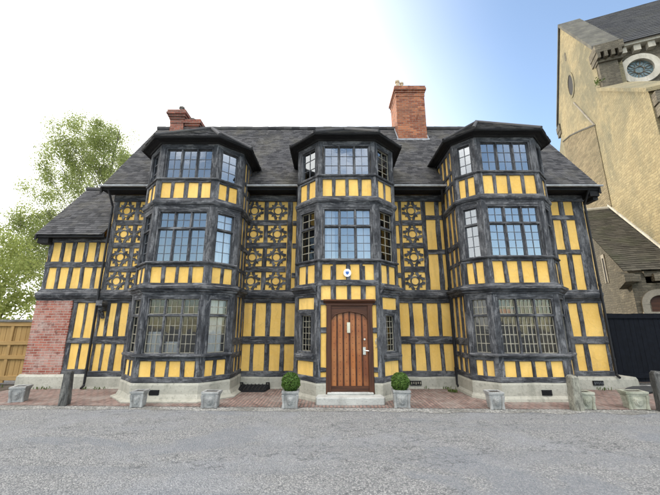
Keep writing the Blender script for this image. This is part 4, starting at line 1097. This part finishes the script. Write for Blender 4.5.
# cellar hatch: black sloping grate against the plinth
ht = tag(empty('cellar_hatch', (-1.98, -.10, .012)), 'low black iron cellar hatch on the brick paving against the plinth, left of the door', 'hatch')
B = MB(); B.prism([(-.42, 0, 0), (-.50, -.42, 0), (.36, -.42, 0), (.44, 0, 0)], (0, 0, .03))
B.v = [(x*(1 if z < .02 else .97), y, z+(.08*(1+y/.42) if z > .02 else 0)) for x, y, z in B.v]; B.build('frame', M['black'], ht)
G = MB()
for k in range(9):
    x = -.42+k*.095; G.prism([(x-.012, -.01, .115), (x+.012, -.01, .115), (x+.012-.02, -.41, .036), (x-.012-.02, -.41, .036)], (0, 0, .012))
for k in range(5): G.box(-.44, .40, -.06-.08*k, -.045-.08*k, .103-.015*k, .112-.015*k)
G.build('grate', M['pipe'], ht)
for s_ in (-.34, .34):
    L = MB(); L.tube([(s_, -.01, .09), (s_, -.02, .15), (s_+.07, -.02, .15), (s_+.07, -.01, .09)], .022, 7); L.build('handle', M['black'], ht)

# fence at left
fn = tag(empty('wooden_fence', (-8.18, .30, 0)), 'golden brown boarded wooden fence with framed rails, left of the brick wing', 'fence')
x = 0; 
B = MB()
while x > -6.0:
    w_ = .145+jit(.01); ro = R.random()*20
    i = B.add([(x-w_, 0, .16), (x-.009, 0, .16), (x-.009, 0, 1.66), (x-w_, 0, 1.66), (x-w_, .02, .16), (x-.009, .02, .16), (x-.009, .02, 1.66), (x-w_, .02, 1.66)])
    for q in ((0,1,2,3),(5,4,7,6),(4,0,3,7),(1,5,6,2),(3,2,6,7),(4,5,1,0)): B.face([i+k for k in q], [(ro, 0), (ro, .1), (ro+1.5, .1), (ro+1.5, 0)] if q[0] in (5,) or q == (0,1,2,3) and False else [(B.v[i+k][2]+ro, B.v[i+k][0]) for k in q])
    x -= w_+.002
B.build('boards', M['fence'], fn, fix=False)
RF = Facet((0, -.0), (1, 0))
B = MB()
for (z0, z1) in ((1.58, 1.70), (1.08, 1.18), (.70, .81), (.16, .28)): beam(B, RF, -6, 0, z0, z1, .045, .002, False, .003, .006)
B.build('rail', M['fence'], fn)
for xx in (-.02, -.62, -1.22, -1.82, -2.42, -3.0, -3.6, -4.2, -4.8, -5.4):
    B = MB(); beam(B, RF, xx-.09, xx, .10, 1.6, .040, .001, True, .003, .006); B.build('upright', M['fence'], fn)
B = MB(); B.prism([(-6, -.07, 1.70), (-6, .07, 1.70), (-6, .06, 1.74), (-6, 0, 1.765), (-6, -.06, 1.74)], (6.02, 0, 0)); B.build('cap_rail', M['post'], fn)

# gate at right
gt = tag(empty('black_gate', (7.70, .42, 0)), 'tall black boarded yard gate between the house corner and the church', 'gate')
B = MB(); x = .1
while x < 4.2:
    w_ = .14; B.box(x, x+w_-.006, 0+jit(.003), .03, .10, 1.93+jit(.006)); x += w_
B.build('boards', M['gate'], gt)
B = MB(); B.box(.08, 4.2, -.03, -.004, 1.80, 1.90); B.box(.08, 4.2, -.03, -.004, .2, .32); B.build('rail', M['gate'], gt)
B = MB(); B.box(-.06, .085, -.06, .09, 0, 2.02); B.build('post', M['gate'], gt)
B = MB(); B.box(2.12, 2.26, -.05, -.032, 0.12, 1.9); B.build('stile', M['gate'], gt)
# slate slabs and rubbish heap on the ground before the gate
for (x, y, s_, rz, lab) in ((7.75, -.45, .42, .3, 'dark broken slate slab lying on the paving by the house corner'), (8.45, -.42, .5, -.25, 'larger dark flat stone slab lying before the black gate')):
    B = MB(); n = 9; pts = []
    for k in range(n):
        a = 2*PI*k/n; r = s_*(1+jit(.22)); pts.append((r*math.cos(a)*1.25, r*math.sin(a)*.62, 0))
    B.prism(pts, (0, 0, .05)); B.v = [(px, py, pz+.05*px*.6+.02) for px, py, pz in B.v]
    o = B.build('stone_slab', M['slate_dark'], None, loc=(x, y, .022)); o.rotation_euler = (0, 0, rz)
    m_ = o.modifiers.new('b', 'BEVEL'); m_.width = .012
    tag(o, lab, 'slab', 'loose dark slabs by the gate')

# overhead wire from the left chimney out over the street
cu = MB(); a, b = Vector((-5.75, 1.95, 9.45)), Vector((-19, -3.5, 10.8)); pts = []
for k in range(25):
    t = k/24; p = a.lerp(b, t); p.z -= .5*4*t*(1-t)*.6; pts.append(p)
cu.tube(pts, .005, 5)
tag(cu.build('overhead_wire', M['flash'], None), 'thin overhead wire running from the left chimney to the upper left sky', 'wire')

# ================================================================== GROUND
B = MB(); B.poly([(-300, -200, 0), (300, -200, 0), (300, 300, 0), (-300, 300, 0)]); tag(B.build('road', M['asphalt'], None, fix=False), kind='structure')
def strip(name, x0, x1, yb, off, z, mat, rag=.03, step=.12):
    B = MB(); n = int((x1-x0)/step); prev = None
    for k in range(n+1):
        x = x0+(x1-x0)*k/n; y = pav(x)+off+rag*(noise.noise(Vector((x*1.7, off*9, 1)))+.5*noise.noise(Vector((x*6, 3, off))))
        i = B.add([(x, y, z), (x, yb(x) if callable(yb) else yb, z)])
        if prev is not None: B.face((prev, i, i+1, prev+1))
        prev = i
    return B.build(name, mat, None, fix=False)
tag(strip('gravel_verge', -14, 14, lambda x: pav(x)+.25, -.30, .004, M['gravel'], .12), kind='structure')
tag(strip('brick_pavement', -8.6, 9.5, 1.0, 0, .010, M['paver'], .02), kind='structure')
B = MB(); B.poly([(7.95, -.62, .014), (12.5, -.75, .014), (12.5, .8, .014), (7.75, .8, .014), (7.8, -.2, .014)]); tag(B.build('yard_ground', M['gravel'], None, fix=False), kind='structure')
B = MB(); B.poly([(-14.5, -1.35, .014), (-8.3, -1.25, .014), (-8.15, -.1, .014), (-8.2, .6, .014), (-14.5, .6, .014)]); tag(B.build('earth_verge', M['earth'], None, fix=False), kind='structure')

# small weeds along the plinths
wd = MB(); rr = random.Random(9)
for k in range(900):
    seg = rr.choice(((-8.1, -6.4, -.12), (-6.3, -5.0, -.12), (-1.2, -.9, -.15), (1.8, 3.2, -.12), (2.9, 3.3, -.5), (6.0, 7.7, -.25), (7.7, 9.4, -.5), (-9.5, -8.2, .1), (-11, -8.2, -.4)))
    x = rr.uniform(seg[0], seg[1]); 
    if noise.noise(Vector((x*2.1, 4, 4))) < .02: continue
    a = Vector((x, seg[2]+rr.uniform(-.12, .03), .02)); h = rr.uniform(.02, .085); d = Vector((rr.uniform(-.5, .5), rr.uniform(-.5, .3), 1))*h; e = Vector((rr.uniform(-1, 1), rr.uniform(-1, 1), 0)).normalized()*.010
    wd.poly([a-e*.5, a+d*.6-e, a+d, a+d*.6+e, a+e*.5])
tag(wd.build('weeds', M['weed'], None, fix=False), 'sparse small green weeds along the foot of the walls', 'weeds', kind='stuff')

# ================================================================== TREES
def leaves(B, rr, c, r, n, size, droop=0.0, squash=1.0):
    c = Vector(c)
    for _ in range(n):
        d = Vector((rr.gauss(0, 1), rr.gauss(0, 1), rr.gauss(0, 1))).normalized()*r*(rr.random()**.5)
        p = c+Vector((d.x, d.y, d.z*squash)); n_ = Vector((rr.gauss(0, 1), rr.gauss(0, 1), rr.gauss(0, .8))).normalized(); u = n_.orthogonal().normalized(); u = Matrix.Rotation(rr.uniform(0, 6.3), 3, n_) @ u
        u = (u+Vector((0, 0, -droop))).normalized(); w = n_.cross(u).normalized(); s_ = size*rr.uniform(.6, 1.3)
        B.poly([p-u*s_, p-w*s_*.55, p+u*s_, p+w*s_*.55])
def limb(B, rr, a, b, r0, r1, sag=.0, n=6, wob=.10):
    a, b = Vector(a), Vector(b); L = (b-a).length; pts = []
    for k in range(n+1):
        t = k/n; p = a.lerp(b, t); m = math.sin(PI*t)
        p += Vector((noise.noise(a*3+Vector((t*3, 0, 0))), noise.noise(a*3+Vector((0, t*3, 5))), 0))*wob*L*m+Vector((0, 0, sag*L*m)); pts.append(p)
    B.tube(pts, [r0+(r1-r0)*k/n for k in range(n+1)], 6); return pts

bt = tag(empty('birch_tree', (-12.5, 8.2, 0)), 'tall feathery birch tree in fresh leaf rising behind the lower wing', 'tree')
rr = random.Random(21); Tk = MB(); Cr = MB()
base = Vector((0, 0, 0)); trunk = limb(Tk, rr, (0.2, 0, 0), (-.2, .2, 9.0), .17, .085, 0, 10, .02)
lead1 = limb(Tk, rr, trunk[-1], (-.1, .2, 13.0), .08, .02, 0, 8, .05)
#  clumps: (x, z, radius, leaves)  offsets from the trunk
cl = [(-2.2, 12.9, .75, 7), (-1.2, 13.2, .7, 7), (-.4, 13.0, .7, 6), (-2.5, 12.2, .7, 6), (-.9, 12.3, .9, 8), (.2, 12.2, .8, 7), (-1.9, 11.5, .9, 8), (-1.0, 11.3, .8, 7), (.1, 11.2, .7, 5), (-2.6, 11.2, .6, 4),
      (1.5, 10.6, .55, 3), (2.1, 10.1, .6, 4), (2.6, 9.6, .5, 3), (2.1, 9.2, .6, 4), (1.3, 9.4, .5, 2), (1.9, 8.4, .6, 4),
      (-3.1, 11.7, .55, 3), (-3.4, 10.9, .6, 3), (-2.9, 10.2, .5, 2), (-3.6, 9.8, .6, 4), (-2.4, 9.4, .5, 2), (-3.3, 8.8, .7, 4), (-2.3, 8.2, .6, 3), (-3.9, 8.0, .6, 3), (-3.0, 7.5, .7, 4), (-1.8, 7.2, .6, 3), (-4.2, 6.9, .6, 3), (-3.2, 6.5, .7, 4), (-2.2, 6.0, .7, 4), (-1.3, 8.6, .5, 2), (-1.0, 6.5, .7, 3), (-4.6, 6.0, .6, 3), (-3.6, 5.4, .7, 4), (-2.6, 4.9, .7, 4), (-1.2, 5.2, .7, 3), (-.5, 9.6, .5, 2), (.5, 9.9, .5, 2), (.7, 8.4, .5, 2), (.2, 7.2, .6, 3), (1.2, 7.2, .7, 4)]
cl = []
for (cx, cz, hx_, hz_, cnt, n) in ((-1.5, 11.7, 2.0, 1.75, 46, 3), (1.0, 10.0, 1.6, 1.4, 20, 2), (-3.4, 9.3, .95, 2.3, 22, 2), (-3.3, 6.2, 1.7, 1.9, 40, 3), (-1.2, 7.6, 1.7, 1.8, 16, 2), (.7, 7.4, 1.1, 1.2, 8, 2)):
    for _ in range(cnt):
        a = rr.uniform(0, 2*PI); q = math.sqrt(rr.random()); cl.append((cx+hx_*q*math.cos(a), cz+hz_*q*math.sin(a), .5, n))
for (x, z, r, n) in cl:
    y = rr.uniform(-1.2, 1.2); tgt = Vector((x, y, z))
    zz = max(2.8, z-1.2-abs(x)*1.15); src = None
    alltr = trunk+lead1; src = min(alltr, key=lambda p: abs(p.z-zz))
    pts = limb(Tk, rr, src, tgt, .009+.003*abs(x), .004, .06, 7, .10)
    for k in range(n):
        s_ = tgt+Vector((rr.gauss(0, 1), rr.gauss(0, 1), rr.gauss(0, .8)))*r*.62
        st = pts[rr.randint(4, 7)]; limb(Tk, rr, st, s_, .006, .002, .05, 3, .12)
        leaves(Cr, rr, s_, .44, 125, .046, .7); leaves(Cr, rr, st.lerp(s_, .6)+Vector((0, 0, -.12)), .40, 36, .044, .9); leaves(Cr, rr, s_+Vector((0, 0, -.4)), .30, 26, .042, .9)
Tk.build('trunk', M['bark'], bt, fix=False); Cr.build('crown', M['birch_leaf'], bt, fix=False)

def bush(name, loc, blobs, nleaf, size, mat, label, cat, seed, group=None):
    t = tag(empty(name, loc), label, cat, group); rr = random.Random(seed); B = MB(); K = MB()
    for (x, y, z, r) in blobs:
        limb(K, rr, (x*.15, y*.15, 0), (x, y, z), .07, .015, .04, 6, .08)
        for k in range(int(nleaf*r*r)):
            d = Vector((rr.gauss(0, 1), rr.gauss(0, 1), rr.gauss(0, 1))).normalized(); q = r*(.72+.34*rr.random()); q *= 1+.35*noise.noise(d*2.3+Vector((x, y, z)))
            c = Vector((x, y, z))+d*q; leaves(B, rr, c, .22, 6, size, .4)
    K.build('trunk', M['bark_dark'], t, fix=False); B.build('crown', M[mat], t, fix=False)
bush('leafy_tree', (-14.9, 5.2, 0), [(0, 0, 4.4, 1.35), (1.0, .3, 3.4, 1.2), (-1.2, .4, 3.6, 1.4), (.4, -.5, 2.4, 1.2), (1.6, .2, 2.1, 1.0), (-.8, -.4, 1.8, 1.3), (-2.4, .3, 2.4, 1.3), (-.3, .3, 5.3, .7)], 270, .065, 'bush_leaf', 'bright lime green leafy tree showing over the wooden fence at far left', 'tree', 4)

# ================================================================== LIGHT, SKY, CAMERA
VEIL0, VEIL1, VEILL, FILL_BANKL = -.06, .74, 6.8, 24.0
SUN_AZ = Vector((-.60, .80)); SUN_EL = math.radians(24)
w = bpy.data.worlds.new('World'); sc.world = w; w.use_nodes = True; nt = w.node_tree; n = nt.nodes
bg = n['Background']; sky = n.new('ShaderNodeTexSky'); sky.sky_type = 'NISHITA'; sky.sun_disc = False
sky.sun_elevation = SUN_EL; sky.sun_rotation = math.atan2(SUN_AZ.x, SUN_AZ.y); sky.altitude = 50; sky.air_density = 1.0; sky.dust_density = .7; sky.ozone_density = .35
# high thin cloud: a bright veil round the sun (left) and an added broken white bank, unseen behind the viewer, to brighten the house front
tc = n.new('ShaderNodeTexCoord'); sx = n.new('ShaderNodeSeparateXYZ'); nt.links.new(tc.outputs['Generated'], sx.inputs[0])
def wm(op, a, b=0.0, c=None, clamp=False):
    k = n.new('ShaderNodeMath'); k.operation = op; k.use_clamp = clamp
    for i, v in enumerate((a, b, c)):
        if v is None: continue
        if isinstance(v, (int, float)): k.inputs[i].default_value = v
        else: nt.links.new(v, k.inputs[i])
    return k.outputs[0]
def sstep(v, a, b):
    k = n.new('ShaderNodeMapRange'); k.interpolation_type = 'SMOOTHSTEP'; nt.links.new(v, k.inputs[0]); k.inputs[1].default_value = a; k.inputs[2].default_value = b
    return k.outputs[0]
def wnoise(scale, sc3, detail=5):
    mp = n.new('ShaderNodeMapping'); nt.links.new(tc.outputs['Generated'], mp.inputs[0]); mp.inputs['Scale'].default_value = sc3
    k = n.new('ShaderNodeTexNoise'); nt.links.new(mp.outputs[0], k.inputs['Vector']); k.inputs['Scale'].default_value = scale; k.inputs['Detail'].default_value = detail; k.inputs['Roughness'].default_value = .55
    return k.outputs['Fac']
n1 = wnoise(2.2, (1, 1, 2.0)); n2 = wnoise(1.3, (1, 1, 1.6), 3)
side = wm('ADD', wm('MULTIPLY', sx.outputs[0], -.80), wm('MULTIPLY', sx.outputs[1], .50))
veil = sstep(wm('ADD', side, wm('MULTIPLY', wm('SUBTRACT', n2, .5), .12)), VEIL0, VEIL1)
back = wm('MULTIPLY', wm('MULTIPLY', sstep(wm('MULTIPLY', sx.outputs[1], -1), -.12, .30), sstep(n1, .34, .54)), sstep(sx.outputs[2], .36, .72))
mx1 = n.new('ShaderNodeMix'); mx1.data_type = 'RGBA'; nt.links.new(veil, mx1.inputs[0]); nt.links.new(sky.outputs[0], mx1.inputs[6]); mx1.inputs[7].default_value = (*[x*VEILL for x in (1.0, 1.0, .98)], 1)
mx2 = n.new('ShaderNodeMix'); mx2.data_type = 'RGBA'; nt.links.new(wm('MULTIPLY', back, .92), mx2.inputs[0]); nt.links.new(mx1.outputs[2], mx2.inputs[6]); mx2.inputs[7].default_value = (*[x*FILL_BANKL for x in (1.0, .97, .93)], 1)
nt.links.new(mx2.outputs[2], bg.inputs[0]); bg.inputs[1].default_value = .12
sl_ = bpy.data.lights.new('sun', 'SUN'); sl_.energy = 2.0; sl_.angle = math.radians(.5); sl_.color = (1, .90, .74)
so = bpy.data.objects.new('sun', sl_); col.objects.link(so)
d = Vector((SUN_AZ.x*math.cos(SUN_EL), SUN_AZ.y*math.cos(SUN_EL), math.sin(SUN_EL))); so.rotation_euler = d.to_track_quat('Z', 'Y').to_euler(); so.location = (-20, 20, 20)

cam = bpy.data.cameras.new('camera'); co = bpy.data.objects.new('camera', cam); col.objects.link(co); sc.camera = co
cam.sensor_width = 36; cam.lens = 36*330/660; cam.clip_end = 2000; cam.clip_start = .05
co.location = (0, -9.2, 1.6); co.rotation_euler = (PI/2+math.radians(13.3), 0, 0)
vs = sc.view_settings; vs.view_transform = 'Standard'; vs.look = 'None'; vs.gamma = 1; vs.use_curve_mapping = False; vs.exposure = 1.5
